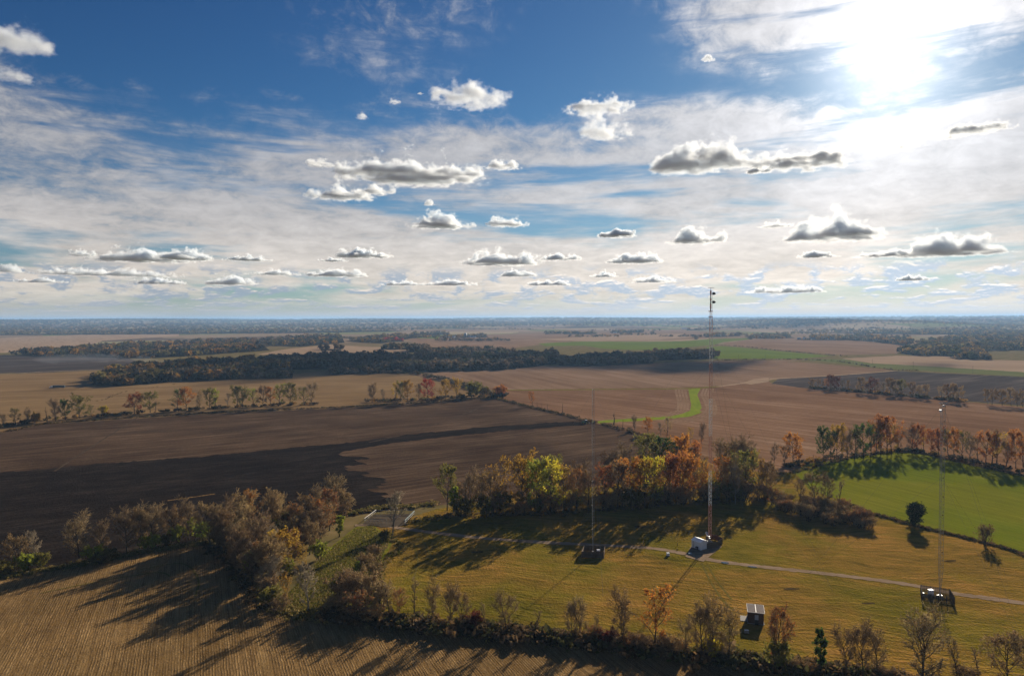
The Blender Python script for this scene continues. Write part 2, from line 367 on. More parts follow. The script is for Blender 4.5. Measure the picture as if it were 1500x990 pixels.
CLOUDS = [
 (1172, 243, 128, 50, 1.0, 'dark cored cumulus with bright rim just below the sun'), (1032, 246, 155, 46, .75, 'grey cumulus left of the dark cored cloud below the sun'), (1108, 253, 34, 11, .6, 'small grey cloud scrap between the two clouds below the sun'),
 (605, 264, 200, 40, .8, 'long lens-shaped dark cloud in the middle of the sky'), (470, 243, 40, 18, .3, 'faint white puff at the left tip of the lens cloud'), (735, 246, 55, 16, .3, 'faint white puff at the right tip of the lens cloud'), (500, 291, 88, 25, .45, 'pale grey cloud under the left end of the lens cloud'), (548, 283, 60, 18, .3, 'thin white cloud tucked under the lens cloud'),
 (645, 333, 86, 28, .9, 'slate grey cloud with bright right edge below the lens cloud'), (742, 331, 58, 18, .4, 'small white cloud right of the slate grey cloud'), (628, 301, 17, 14, .3, 'tiny white tuft above the slate grey cloud'),
 (692, 151, 112, 38, .28, 'bright white cloud high in the blue'), (876, 163, 92, 24, .28, 'upper white half of the stepped cloud in the blue'), (890, 200, 74, 36, .28, 'lower white half of the stepped cloud in the blue'),
 (14, 72, 100, 62, .30, 'big white cloud cut by the left edge'), (22, 118, 58, 34, .16, 'ragged grey wisp under the big left-edge cloud'), (577, 151, 19, 15, .2, 'tiny white puff left of the bright white cloud'), (530, 174, 18, 17, .16, 'faint white puff lower left of the bright white cloud'), (616, 138, 9, 7, .2, 'tiny white speck beside the bright white cloud'), (1037, 89, 22, 10, .2, 'pair of tiny white puffs left of the sun'),
 (1420, 195, 104, 19, .3, 'flat white cloud right of the sun'), (1323, 220, 36, 28, .3, 'small round white cloud under the sun'), (905, 347, 52, 14, 1.0, 'small dark flat cloud left of the mast top'), (1018, 356, 80, 32, .75, 'grey heaped cloud above the mast top'), (1226, 351, 138, 44, .75, 'large heaped grey cloud right of the mast'), (1135, 333, 46, 11, .3, 'thin white streak left of the large heaped cloud'),
 (1396, 373, 140, 40, .85, 'dark heaped cloud near the right edge'), (1300, 376, 90, 14, .5, 'flat grey cloud left of the dark right-edge cloud'), (735, 388, 106, 26, .95, 'broad dark cloud in the low middle sky'), (930, 385, 76, 19, .95, 'dark flat cloud low left of the mast'), (820, 381, 56, 12, .6, 'thin grey cloud between the two low dark clouds'), (1198, 377, 50, 12, .7, 'small grey cloud under the large heaped cloud'),
 (205, 383, 130, 23, .9, 'long dark cloud low in the left sky'), (272, 381, 70, 20, .95, 'dark knot at the right end of the long left cloud'), (120, 375, 36, 13, .7, 'small grey cloud at the left end of the long left cloud'), (530, 377, 78, 17, 1.0, 'dark cloud low under the pale grey cloud'), (365, 382, 62, 10, .8, 'thin dark sliver right of the long left cloud'), (487, 383, 40, 7, .7, 'dark sliver under the dark low cloud'),
 (15, 399, 36, 15, .4, 'small white cloud at the left edge low down'), (155, 404, 175, 15, .5, 'long flat white cloud low at left'), (338, 417, 70, 17, .7, 'grey-white double cloud low at left'), (402, 403, 72, 10, .4, 'thin white cloud right of the grey-white double cloud'), (492, 405, 92, 15, .6, 'long low cloud with bright top left of middle'), (233, 416, 68, 12, .8, 'grey cloud under the long flat white cloud'),
 (757, 405, 52, 12, .7, 'small low grey cloud under the broad dark cloud'), (885, 406, 38, 11, .7, 'small heaped low cloud left of the mast'), (803, 418, 62, 10, .7, 'low flat cloud under the small grey one'), (660, 418, 80, 10, .6, 'chain of low cloud left of the mast'), (590, 418, 64, 9, .6, 'low flat cloud at the left of the chain'), (955, 414, 60, 13, .6, 'low white topped cloud beside the mast'), (1335, 411, 40, 10, .7, 'small low grey cloud under the right-edge cloud'), (1150, 429, 96, 14, .6, 'low flat grey cloud right of the mast'), (60, 414, 60, 9, .5, 'low thin cloud above the left horizon')]
for i, (px, py, w_, h_, dn, lb) in enumerate(CLOUDS):
    o = cloud(px, py, w_, h_, i + 1, dens=dn, label=lb, alt=1090.0 if i < 3 else 1300.0)
    tag(o, group='cumulus clouds over the plain')
# ------------------------------------------------------------------ the land: one sheet to the horizon, low hills far off
HILLS = [(1290, 6200, 62, 800, 900), (1215, 7600, 70, 700, 900), (1400, 9000, 60, 1500, 1500), (1150, 8800, 70, 900, 1200), (30, 12000, 95, 1200, 2500), (250, 14000, 85, 2500, 2500), (-300, 9000, 60, 2500, 2000), (600, 13000, 60, 3000, 2500)]
HILLS = [(math.tan(math.atan((px - 750) / 1000)) * d, d, h, w, l) for px, d, h, w, l in HILLS]
def land_z(x, y):
    x = np.asarray(x, float); y = np.asarray(y, float)
    d = np.hypot(x, y)
    z = np.zeros_like(d)
    for hx, hy, h, w, l in HILLS: z = np.maximum(z, h * np.exp(-((x - hx) / w)**2 - ((y - hy) / l)**2))
    s = np.clip((d - 5500) / 12000, 0, 1); s = s * s * (3 - 2 * s)
    roll = 0.5 + 0.25 * np.sin(x / 1700 + 1.3 + np.sin(y / 2900)) + 0.25 * np.sin(x / 830 + y / 3100 + 0.7)
    z = np.maximum(z, s * (62 + 42 * roll))
    return z
rs = [0.0] + list(np.geomspace(40, 42000, 80)); na = 192
V = [(0, 0, 0)]; F = []
for r in rs[1:]:
    for k in range(na):
        a = 2 * math.pi * k / na
        V.append((math.sin(a) * r, math.cos(a) * r, 0))
V = np.array(V); V[:, 2] = land_z(V[:, 0], V[:, 1])
for i in range(len(rs) - 1):
    for k in range(na):
        k2 = (k + 1) % na
        if i == 0: F.append((0, 1 + k2, 1 + k))
        else:
            b0, b1 = 1 + (i - 1) * na, 1 + i * na
            F.append((b0 + k, b0 + k2, b1 + k2, b1 + k))
me = bpy.data.meshes.new('ground'); me.from_pydata([tuple(v) for v in V], [], F)
for p in me.polygons: p.use_smooth = True
m, t, b = base_mat('open_country')
pos = t.new('ShaderNodeNewGeometry').outputs['Position']
vw = t.v('ADD', pos, t.v('SCALE', t.noise(pos, 1 / 900, 3, 0.5, color=True), scale=160.0))
vo = t.new('ShaderNodeTexVoronoi'); t.put(vo.inputs['Vector'], t.v('MULTIPLY', vw, (1, 0.7, 0))); vo.inputs['Scale'].default_value = 1 / 520; vo.distance = 'CHEBYCHEV'
pick = t.sep(vo.outputs['Color'])[0]
far_c = t.ramp(pick, [(0, (.22, .145, .09)), (.22, (.34, .24, .15)), (.4, (.13, .09, .06)), (.55, (.38, .28, .18)), (.68, (.13, .18, .045)), (.76, (.24, .16, .10)), (.88, (.16, .19, .06)), (1, (.30, .20, .13))])
near_c = t.ramp(t.noise(pos, 1 / 25, 6, .65), [(.3, (.10, .085, .03)), (.5, (.16, .125, .05)), (.7, (.24, .17, .08))])
far = t.ss(t.v('LENGTH', pos), 2300, 3200)
col = t.mix(far, near_c, far_c)
col = t.mix(0.3, col, t.v('SCALE', col, scale=t.lin(t.noise(t.v('MULTIPLY', pos, (0.02, 0.15, 0)), 1.0, 4, .7), .3, .7, .5, 1.5)))
t.put(b.inputs['Base Color'], col)
me.materials.append(m)
tag(link('ground', me), kind='structure')

# ------------------------------------------------------------------ fields, laid as sheets over one another
def smooth_poly(pts, closed=True, step=5.0, jit=0.0, spline=True, seed=0):
    rng = random.Random(seed); P = [Vector((*p, 0)) for p in pts]; n = len(P); out = []
    for i in range(n if closed else n - 1):
        p0, p1, p2, p3 = (P[(i + k - 1) % n] if closed else P[min(max(i + k - 1, 0), n - 1)] for k in range(4))
        m_ = max(1, int((p2 - p1).length / step))
        for k in range(m_):
            s = k / m_
            if spline:
                q = 0.5 * ((2 * p1) + (-p0 + p2) * s + (2 * p0 - 5 * p1 + 4 * p2 - p3) * s * s + (-p0 + 3 * p1 - 3 * p2 + p3) * s**3)
            else: q = p1.lerp(p2, s)
            out.append((q.x + rng.uniform(-jit, jit), q.y + rng.uniform(-jit, jit) * 0.6))
    if not closed: out.append(tuple(pts[-1]))
    return out
def sheet(name, pix, z, mat, jit=0.35, spline=False, step=6.0):
    pts = smooth_poly(pix, True, step, jit, spline, seed=len(pix))
    vs = [at(x, min(max(y, 470.0), 1100), z) for x, y in pts]
    bm = bmesh.new(); bv = [bm.verts.new(v) for v in vs]
    f = bm.faces.new(bv); bm.normal_update()
    if f.normal.z < 0: f.normal_flip()
    bmesh.ops.triangulate(bm, faces=[f])
    return tag(bm_obj(name, bm, mat), kind='structure')
def strip(name, pix, width, z, mat, jit=0.15, taper=None, kind='structure'):
    pts = [at(x, y, z) for x, y in smooth_poly(pix, False, 5.0, jit)]
    bm = bmesh.new(); prev = None; rng = random.Random(3)
    for i, p in enumerate(pts):
        d = (pts[min(i + 1, len(pts) - 1)] - pts[max(i - 1, 0)]); d.z = 0; d.normalize()
        nrm = Vector((-d.y, d.x, 0)); w = width / 2 * rng.uniform(.72, 1.2)
        if taper: w *= taper(i / (len(pts) - 1))
        a, c = bm.verts.new(p + nrm * w), bm.verts.new(p - nrm * w)
        if prev: 
            f = bm.faces.new((prev[0], prev[1], c, a))
        prev = (a, c)
    bm.normal_update()
    for f in bm.faces:
        if f.normal.z < 0: f.normal_flip()
    return tag(bm_obj(name, bm, mat), kind=kind)

_zc = [0]
def Z(n):
    _zc[0] += 1
    return 0.04 * n + 0.0015 * _zc[0]
stub = field_mat('corn_stubble', [(.085, .048, .018), (.27, .16, .058), (.48, .31, .13)], (300, 990), (286, 560), row=0.76, row_amt=0.5, streak=(22, 1.0), bump=0.25, patch=40, grain=0.7, rowbump=0.6, spot=.45, alt=(.72, .72, .70))
stubL = field_mat('pale_stubble', [(.12, .072, .032), (.225, .142, .065), (.33, .22, .105)], (0, 575), (400, 560), streak=(160, 11), bump=.5, patch=120, grain=3)
brown = field_mat('harvested_brown', [(.11, .057, .029), (.225, .125, .068), (.39, .255, .165)], (1125, 589), (1312, 607), streak=(160, 7), bump=.6, patch=160, grain=3, spot=.3, alt=(.82, .80, .78))
brown2 = field_mat('harvested_russet', [(.14, .078, .046), (.235, .147, .088), (.33, .215, .145)], (750, 551), (813, 566), streak=(200, 14), bump=.5, patch=200, grain=5)
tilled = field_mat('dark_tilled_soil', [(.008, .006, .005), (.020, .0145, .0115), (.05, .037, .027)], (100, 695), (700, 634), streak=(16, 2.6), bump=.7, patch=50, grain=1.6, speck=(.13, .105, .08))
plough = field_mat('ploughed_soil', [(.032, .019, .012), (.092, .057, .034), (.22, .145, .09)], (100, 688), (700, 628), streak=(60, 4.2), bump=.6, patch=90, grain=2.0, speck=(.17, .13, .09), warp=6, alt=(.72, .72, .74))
mead = field_mat('mown_meadow', [(.078, .062, .009), (.24, .143, .026), (.46, .225, .060)], (900, 855), (1100, 872), streak=(11, 2.2), bump=1.25, patch=42, grain=1.1, warp=34, alt=(.70, .92, .60))
rough = field_mat('rough_pasture', [(.06, .075, .009), (.16, .155, .016), (.27, .21, .035)], (450, 850), (520, 830), streak=(3, 1.6), bump=.8, patch=18, grain=.8, warp=10)
green = field_mat('green_crop', [(.105, .118, .008), (.170, .172, .012), (.25, .225, .024)], (1260, 700), (1500, 760), streak=(50, 3.0), bump=.6, patch=60, grain=1.4, alt=(.8, .95, .8))
greenf = field_mat('green_crop_far', [(.09, .13, .016), (.13, .17, .022), (.18, .20, .036)], (900, 505), (1200, 520), streak=(200, 14), bump=.2, patch=200, grain=5)
cream = field_mat('pale_cut_field', [(.24, .16, .10), (.34, .235, .15), (.43, .31, .20)], (1350, 530), (1500, 537), streak=(200, 14), bump=.3, patch=200, grain=5)
turn = field_mat('turning_rows', [(.15, .085, .045), (.25, .155, .09), (.36, .24, .15)], (1350, 530), (1500, 537), streak=(30, 5), bump=.3, patch=60, grain=2)
faint = field_mat('faint_wheel_marks', [(.045, .030, .02), (.075, .052, .035), (.12, .085, .058)], (100, 688), (700, 628), streak=(30, 3), bump=.3, patch=30, grain=2)
slate = field_mat('grey_tilled_field', [(.036, .028, .025), (.070, .055, .048), (.17, .135, .11)], (1420, 570), (1500, 556), streak=(150, 9), bump=.6, patch=110, grain=3)
gravel = field_mat('gravel', [(.17, .115, .07), (.29, .205, .13), (.40, .29, .19)], (700, 787), (900, 799), streak=(9, 1.0), bump=.1, patch=12, grain=.6)
bank = field_mat('dead_bank_grass', [(.030, .022, .009), (.065, .045, .017), (.13, .085, .033)], (400, 930), (900, 950), streak=(3, .7), bump=.5, patch=8, grain=.5)
pave = field_mat('grey_concrete', [(.065, .05, .035), (.10, .078, .055), (.15, .115, .08)], (540, 760), (600, 765), streak=(5, 2), bump=.02, patch=7, grain=.6)
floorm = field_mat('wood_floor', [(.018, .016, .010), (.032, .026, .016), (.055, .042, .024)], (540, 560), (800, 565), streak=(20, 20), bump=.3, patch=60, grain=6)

worn = field_mat('worn_grass', [(.09, .075, .015), (.15, .115, .025), (.22, .16, .04)], (900, 855), (1100, 872), streak=(4, 1), bump=.3, patch=9, grain=.8)
# far and middle distance
sheet('pale_field', [(-200, 497), (0, 495), (120, 490), (262, 489), (262, 492), (150, 499), (130, 507), (60, 514), (0, 517), (-200, 519)], Z(1), cream)
sheet('pale_field', [(420, 511), (480, 505), (600, 510), (595, 519), (480, 519), (375, 519)], Z(1), cream)
sheet('grey_field', [(-250, 522), (0, 520), (180, 522), (212, 533), (165, 541), (60, 546), (-250, 549)], Z(1), slate)
strip('track', [(-150, 552), (0, 548), (70, 544), (140, 542), (165, 541)], 7, Z(2), cream)
sheet('stubble_field', [(-250, 551), (0, 549), (165, 542), (235, 556), (430, 548), (487, 541), (600, 548), (660, 562), (745, 582), (722, 583), (600, 592), (470, 599), (330, 605), (180, 614), (60, 622), (0, 634), (-250, 670)], Z(1), stubL)
sheet('brown_field', [(900, 480), (1040, 476), (1140, 480), (1130, 487), (990, 488), (905, 486)], Z(1), brown2)
sheet('brown_field', [(595, 497), (640, 492), (790, 488), (1030, 487), (1035, 496), (850, 502), (790, 505), (740, 512), (620, 509)], Z(1), brown2)
sheet('pale_field', [(790, 497), (900, 491), (1000, 489), (1020, 493), (960, 498), (860, 500)], Z(2), cream)
sheet('green_field', [(788, 503), (851, 500), (952, 500.5), (1002, 499.5), (1038, 496.5), (1100, 495), (1102, 496.5), (1060, 501), (1045, 505), (960, 513), (886, 511), (856, 506), (800, 507)], Z(2), greenf)
sheet('green_field', [(1035, 508), (1060, 507), (1125, 513), (1218, 521.5), (1170, 525), (1035, 525.5)], Z(2), greenf)
sheet('green_field', [(605, 495), (640, 490), (648, 491), (640, 496)], Z(2), greenf)
sheet('green_field', [(770, 480), (820, 479), (824, 481.5), (775, 482)], Z(2), greenf)
sheet('russet_field', [(1060, 502), (1110, 497), (1125, 498), (1233, 498), (1280, 500), (1324, 506), (1314, 518), (1233, 520), (1125, 511), (1062, 506)], Z(1), brown2)
sheet('pale_field', [(1233, 525), (1312, 521), (1398, 522), (1453, 527), (1560, 530), (1800, 540), (1800, 566), (1500, 545), (1352, 536), (1276, 532)], Z(1), cream)
sheet('grass_strip', [(1170, 526), (1235, 526), (1276, 532), (1352, 536), (1500, 545), (1800, 566), (1800, 574), (1500, 551.5), (1400, 546), (1300, 540), (1210, 530)], Z(2), field_mat('strip_grass', [(.10, .12, .035), (.14, .15, .05), (.2, .18, .08)], (1300, 535), (1500, 548), streak=(90, 4), bump=.2))
sheet('brown_field', [(1125, 530), (1170, 530), (1251, 537), (1307, 542), (1231, 549), (1125, 555)], Z(2), brown2)
sheet('shaded_field', [(600, 548), (640, 542), (750, 537), (900, 534), (1040, 529), (1180, 527), (1130, 532), (1125, 556), (1053, 566), (860, 569), (750, 571), (700, 566), (660, 561)], Z(1), brown2)
sheet('brown_field', [(720, 581), (700, 566), (750, 571), (860, 569), (1053, 566), (1125, 556), (1131, 562), (1183, 569), (1287, 578), (1423, 589), (1500, 596), (1800, 630), (1800, 730), (1500, 697), (1420, 680), (1350, 664), (1310, 661), (1260, 667), (1180, 679), (1150, 695), (1020, 690), (950, 642), (850, 614), (760, 591)], Z(1), brown)
sheet('grey_field', [(1140, 555), (1231, 550), (1307, 543.5), (1347, 545), (1500, 552), (1800, 578), (1800, 622), (1500, 594), (1423, 588), (1362, 585), (1287, 577.6), (1183, 569), (1130, 562)], Z(2), slate)
strip('track', [(1053, 566), (1090, 561), (1125, 556), (1145, 554), (1200, 551), (1260, 547), (1310, 543)], 9, Z(3), cream)
sheet('sand_patch', [(1085, 561), (1105, 555), (1126, 553), (1126, 559), (1100, 563)], Z(4), cream)
wway = field_mat('bright_waterway_grass', [(.14, .19, .015), (.20, .25, .022), (.27, .29, .035)], (1018, 575), (1020, 600), streak=(30, 4), bump=.3, patch=40, grain=3)
# grassed waterway with its pale turning rows
wl = [(1008, 570), (1010, 580), (1012.5, 592), (1011, 601), (1002, 607), (988, 610), (957, 612), (925, 614), (893, 615.5), (878, 617)]
wr = [(1026, 569), (1021.5, 578), (1025, 587), (1028, 597), (1024, 604), (1012, 609), (992, 612), (965, 614.5), (927, 616), (890, 618.5)]
for k in range(1, 5):
    strip('stubble_row', [(x - 4.6 * k * (1 if i < 5 else .5), y - (0 if i < 4 else .9 * k)) for i, (x, y) in enumerate(wl[:8])], 3.2, Z(2), turn, jit=.5)
    strip('stubble_row', [(x + 4.6 * k + 3 * math.sin(i / 2), y + (0 if i < 3 else 1.2 * k)) for i, (x, y) in enumerate(wr[:8])], 3.2, Z(2), turn, jit=.5)
sheet('grass_waterway', wl + wr[::-1], Z(3), wway, spline=False, jit=.3)
strip('grass_waterway', [(1020, 602), (1008, 607), (990, 610.3), (957, 613), (925, 615), (893, 616.8), (872, 618.5)], 15, Z(3), wway, jit=.2)
strip('grass_strip', [(720, 571.5), (800, 571), (900, 570), (1000, 569), (1053, 566)], 9, Z(3), rough)
# near fields
_r = random.Random(8); RAG = []
for k in range(17):                                             # passes of the plough end unevenly
    y = 665 + k * 4.3; x = 505 + (y - 665) * 1.1 + 16 * math.sin(k * .9) + _r.uniform(-16, 16)
    RAG += [(x, y), (x + 6, y + 2.6)]
sheet('ploughed_field', [(-250, 672), (0, 634), (60, 622), (180, 614), (330, 605), (470, 599), (600, 592), (690, 585), (720, 582.5), (760, 592), (850, 614), (900, 627), (950, 642), (1020, 664), (1010, 690), (900, 712), (760, 730), (660, 738), (560, 748), (520, 755), (400, 775), (300, 790), (125, 822), (0, 838), (-250, 885)], Z(1), plough)
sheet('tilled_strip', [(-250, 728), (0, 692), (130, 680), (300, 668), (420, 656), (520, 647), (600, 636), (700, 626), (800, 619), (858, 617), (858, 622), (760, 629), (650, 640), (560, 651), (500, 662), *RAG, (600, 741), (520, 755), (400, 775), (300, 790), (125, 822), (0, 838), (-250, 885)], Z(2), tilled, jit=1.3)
for tr in ([(0, 654), (120, 640), (250, 631), (400, 634), (520, 641)], [(540, 648), (600, 634), (650, 617), (690, 602), (720, 588)], [(200, 612), (125, 660), (80, 690)]):
    strip('wheel_track', tr, 1.6, Z(3), faint, jit=.4)
strip('wheel_track', [(245, 733), (280, 728), (315, 723)], 1.4, Z(3), stub)
sheet('green_field', [(1165, 692), (1180, 680), (1260, 668), (1310, 662), (1350, 665), (1420, 681), (1500, 698), (1800, 760), (1800, 900), (1500, 812), (1450, 797), (1380, 780), (1340, 770), (1270, 750), (1235, 735), (1185, 716)], Z(2), green)
sheet('meadow', [(545, 765), (600, 758), (640, 745), (760, 728), (900, 708), (1010, 690), (1100, 690), (1165, 692), (1185, 716), (1235, 735), (1270, 750), (1340, 770), (1380, 780), (1450, 797), (1500, 812), (1800, 900), (2300, 1100), (1500, 1095), (1240, 992), (1100, 974), (1000, 960), (870, 947), (750, 932), (640, 920), (560, 908), (545, 880), (556, 830), (575, 795)], Z(1), mead)
sheet('rough_pasture', [(400, 893), (430, 860), (480, 805), (520, 772), (545, 765), (575, 795), (556, 830), (545, 880), (560, 908), (520, 908), (430, 902)], Z(2), rough)
sheet('stubble_field', [(-300, 895), (0, 847), (60, 837), (125, 828), (200, 813), (300, 797), (340, 830), (380, 880), (400, 893), (430, 901), (520, 908), (640, 920), (750, 932), (870, 947), (1000, 960), (1100, 974), (1200, 987), (1400, 1010), (1700, 1060), (1700, 1100), (-500, 1100)], Z(2), stub)
strip('gravel_track', [(520, 769), (560, 769), (600, 775), (700, 787), (800, 794), (900, 799), (960, 803), (1005, 811), (1050, 821), (1120, 830), (1200, 838.5), (1300, 851), (1350, 859), (1400, 869), (1500, 883), (1700, 915)], 3.6, Z(3), gravel)
sheet('gravel_apron', [(1004, 815), (1030, 822), (1058, 800), (1040, 792), (1012, 800)], Z(4), gravel)
sheet('concrete_pad', [(531, 767), (549, 753), (606, 752), (594, 769), (560, 772)], Z(4), pave)
for tr in ([(1028, 824), (1040, 850), (1060, 880), (1075, 893)], [(1036, 826), (1050, 850), (1072, 878)], [(620, 790), (632, 815), (640, 826)], [(606, 795), (612, 825), (604, 850)]):
    strip('wheel_track', tr, 0.8, Z(2), worn, jit=.2)
for (x, y, w_, h_) in ((938, 771, 9, 2.4), (699, 808, 9, 1.6), (1160, 862, 12, 1.6), (1272, 883, 10, 1.2), (1392, 821, 9, 1.5), (975, 868, 8, 1.8)):
    sheet('bare_patch', [(x + w_ * math.cos(a), y + h_ * math.sin(a)) for a in [k * .5236 for k in range(12)]], Z(2), bank, jit=.6, step=3)
for (x, y, w_, h_) in ((1062, 823.5, 6, 1.2), (1102, 829.5, 7, 0.8), (1013, 811, 3, 1.0)):
    m, t, b = base_mat('standing_water', 0.08, 0.5); b.inputs['Base Color'].default_value = (.05, .05, .045, 1)
    sheet('puddle', [(x + w_ * math.cos(a), y + h_ * math.sin(a) + w_ * math.cos(a) * .12) for a in [k * .5236 for k in range(12)]], Z(5), m, jit=.3, step=3)

for tr in ([(205, 834), (240, 827), (266, 825), (283, 834), (291, 852), (286, 872)], [(60, 868), (150, 850), (230, 838), (250, 845)]):
    strip('wheel_track', tr, 0.7, Z(4), worn, jit=.25)
# ------------------------------------------------------------------ trees: tapered trunk and limbs (trunk mesh), fine twigs and leaves (crown mesh)
NPR = np.random.default_rng(7)
def perp(d, rng):
    a = Vector((rng.uniform(-1, 1), rng.uniform(-1, 1), rng.uniform(-1, 1)))
    p = a - d * a.dot(d)
    return p.normalized() if p.length > 1e-3 else Vector((1, 0, 0))
def tubes(segs, sides):
    """segs: list of (points, radii); one tapered tube each"""
    vs, fs = [], []; base = 0
    ang = [2 * math.pi * k / sides for k in range(sides)]
    for pts, rr in segs:
        n = len(pts); d = (pts[-1] - pts[0]).normalized()
        x = d.orthogonal().normalized(); y = d.cross(x)
        for p, r in zip(pts, rr):
            for a in ang:
                q = p + x * (math.cos(a) * r) + y * (math.sin(a) * r); vs.append((q.x, q.y, q.z))
        for i in range(n - 1):
            for k in range(sides):
                k2 = (k + 1) % sides
                fs.append((base + i * sides + k, base + i * sides + k2, base + (i + 1) * sides + k2, base + (i + 1) * sides + k))
        base += n * sides
    return vs, fs
def quads(P, N, size, rng, aspect=0.7):
    """leaf-sized faces at P (n,3) with random directions"""
    n = len(P)
    a = rng.normal(size=(n, 3)); a /= np.linalg.norm(a, axis=1)[:, None] + 1e-9
    b = rng.normal(size=(n, 3)); b -= a * np.sum(a * b, 1)[:, None]; b /= np.linalg.norm(b, axis=1)[:, None] + 1e-9
    s = (size * rng.uniform(0.6, 1.35, n))[:, None]
    a = a * s; b = b * s * aspect
    V = np.stack([P - a, P - b * 0.9 + a * .1, P + a, P + b * 0.9 + a * .1], 1).reshape(-1, 3)
    return V, np.arange(4 * n).reshape(-1, 4)
def gen_tree(name, seed, form, bark, twig, leafm, leaf_n=0, leaf_size=0.02):
    """unit-height tree; returns (trunk mesh, crown mesh)"""
    rng = random.Random(seed); nr = np.random.default_rng(seed)
    thick, fine, tips = [], [], []
    f = dict(clear=.22, limbs=11, spread=.36, up=.55, stems=1, n2=6, n3=6, n4=3, wob=.06, r=.016, top=.92, shape='round', twr=.0022)
    f.update(form)
    def env(t):          # crown half-width at height fraction t of the crown
        if f['shape'] == 'round': return max(.15, math.sin(math.pi * min(.97, .12 + .80 * t))**.7)
        if f['shape'] == 'vase': return max(.15, (.35 + .75 * t) * (1 if t < .8 else 1 - (t - .8) * 2.2))
        if f['shape'] == 'cone': return max(.08, 1 - t)
        return max(.2, math.sin(math.pi * (.1 + .82 * t))**.5)
    def grow(p, d, L, r, lev, k_pts):
        pts, rr = [p.copy()], [r]; dd = d.copy()
        for i in range(1, k_pts):
            dd = (dd + perp(dd, rng) * rng.uniform(.05, .32) + Vector((0, 0, f['up'] * .20))).normalized()
            pts.append(pts[-1] + dd * (L / (k_pts - 1))); rr.append(r * (1 - .75 * i / (k_pts - 1)))
        return pts, rr
    def along(pts, s):
        x = s * (len(pts) - 1); i = min(int(x), len(pts) - 2); q = x - i
        return pts[i].lerp(pts[i + 1], q), (pts[i + 1] - pts[i]).normalized()
    for st in range(f['stems']):
        if f['stems'] == 1: p0, d0, hh = Vector((0, 0, -.01)), Vector((rng.uniform(-f['wob'], f['wob']), rng.uniform(-f['wob'], f['wob']), 1)).normalized(), f['top']
        else:
            a = rng.uniform(0, 6.283); p0 = Vector((math.cos(a), math.sin(a), 0)) * rng.uniform(0, f['spread'] * .35) + Vector((0, 0, -.01))
            d0 = Vector((math.cos(a) * .35, math.sin(a) * .35, 1)).normalized(); hh = f['top'] * rng.uniform(.7, 1)
        n = 7; tp, tr = [p0], [f['r'] * (1.35 if f['stems'] == 1 else 1)]; d = d0.copy()
        for i in range(1, n):
            d = (d + Vector((rng.uniform(-1, 1), rng.uniform(-1, 1), 0)) * f['wob'] * 2 + Vector((0, 0, .12))).normalized()
            tp.append(tp[-1] + d * hh / (n - 1)); tr.append(f['r'] * (1 - .80 * i / (n - 1)) / (1 if f['stems'] == 1 else 1))
        thick.append((tp, tr))
        for k in range(f['limbs']):
            t = (k + rng.random()) / f['limbs']
            s = f['clear'] + (1 - f['clear']) * t * .97
            p, ax = along(tp, s)
            az = k * 2.4 + rng.uniform(-.5, .5) + st
            upk = f['up'] * rng.uniform(.75, 1.3)
            dd = (Vector((math.cos(az), math.sin(az), 0)) + Vector((0, 0, upk + (.6 * t if f['shape'] != 'cone' else -.15)))).normalized()
            L = f['spread'] * env(t) * rng.uniform(.75, 1.2)
            pts, rr = grow(p, dd, L, f['r'] * (.55 - .3 * t), 1, 5); thick.append((pts, rr))
            for j in range(f['n2']):
                s2 = .25 + .75 * (j + rng.random()) / f['n2']
                p2, ax2 = along(pts, min(s2, .99))
                d2 = (ax2 + perp(ax2, rng) * rng.uniform(.5, 1.0)).normalized()
                L2 = L * rng.uniform(.30, .55) * (1.15 - .5 * s2)
                q, qr = grow(p2, d2, L2, f['r'] * .16, 2, 4); fine.append((q, qr))
                for m_ in range(f['n3']):
                    s3 = .15 + .85 * (m_ + rng.random()) / f['n3']
                    p3, ax3 = along(q, min(s3, .99))
                    d3 = (ax3 + perp(ax3, rng) * rng.uniform(.5, 1.1) + Vector((0, 0, .15))).normalized()
                    L3 = L2 * rng.uniform(.35, .75)
                    e = p3 + d3 * L3; tips.append((p3, e))
                    for w in range(f['n4']):
                        s4 = rng.uniform(.3, 1); p4 = p3.lerp(e, s4)
                        d4 = (d3 + perp(d3, rng) * rng.uniform(.4, 1.0)).normalized()
                        tips.append((p4, p4 + d4 * L3 * rng.uniform(.4, .8)))
    v, fc = tubes(thick, 6)
    trunk = mesh_np(name + '_trunk', v, fc, 4, [bark])
    for p in trunk.polygons: p.use_smooth = True
    v2, f2 = tubes(fine, 3)
    # twigs: thin three-sided slivers
    A = np.array([tuple(a) for a, b in tips]); B = np.array([tuple(b) for a, b in tips])
    dv = B - A; o = nr.normal(size=dv.shape); o -= dv * (np.sum(o * dv, 1) / (np.sum(dv * dv, 1) + 1e-9))[:, None]
    o /= np.linalg.norm(o, axis=1)[:, None] + 1e-9; x = np.cross(dv, o); x /= np.linalg.norm(x, axis=1)[:, None] + 1e-9
    w = f['twr']
    TV = np.stack([A + o * w, A - o * w * .5 + x * w * .87, A - o * w * .5 - x * w * .87, B], 1).reshape(-1, 3)
    n = len(tips); b0 = np.arange(n)[:, None] * 4
    TF = np.concatenate([b0 + np.array([[0, 1, 3, 3]]), b0 + np.array([[1, 2, 3, 3]]), b0 + np.array([[2, 0, 3, 3]])], 0)
    # quads with a repeated corner are not allowed: use triangles for all the crown
    f2 = np.array(f2).reshape(-1, 4)
    tri = [np.concatenate([f2[:, [0, 1, 2]], f2[:, [0, 2, 3]]])]
    vs = [np.array(v2).reshape(-1, 3)]; off = len(vs[0])
    tri.append(TF[:, :3] + off); vs.append(TV); off += len(TV)
    mi = [np.zeros(len(tri[0]) + len(tri[1]), np.int32)]
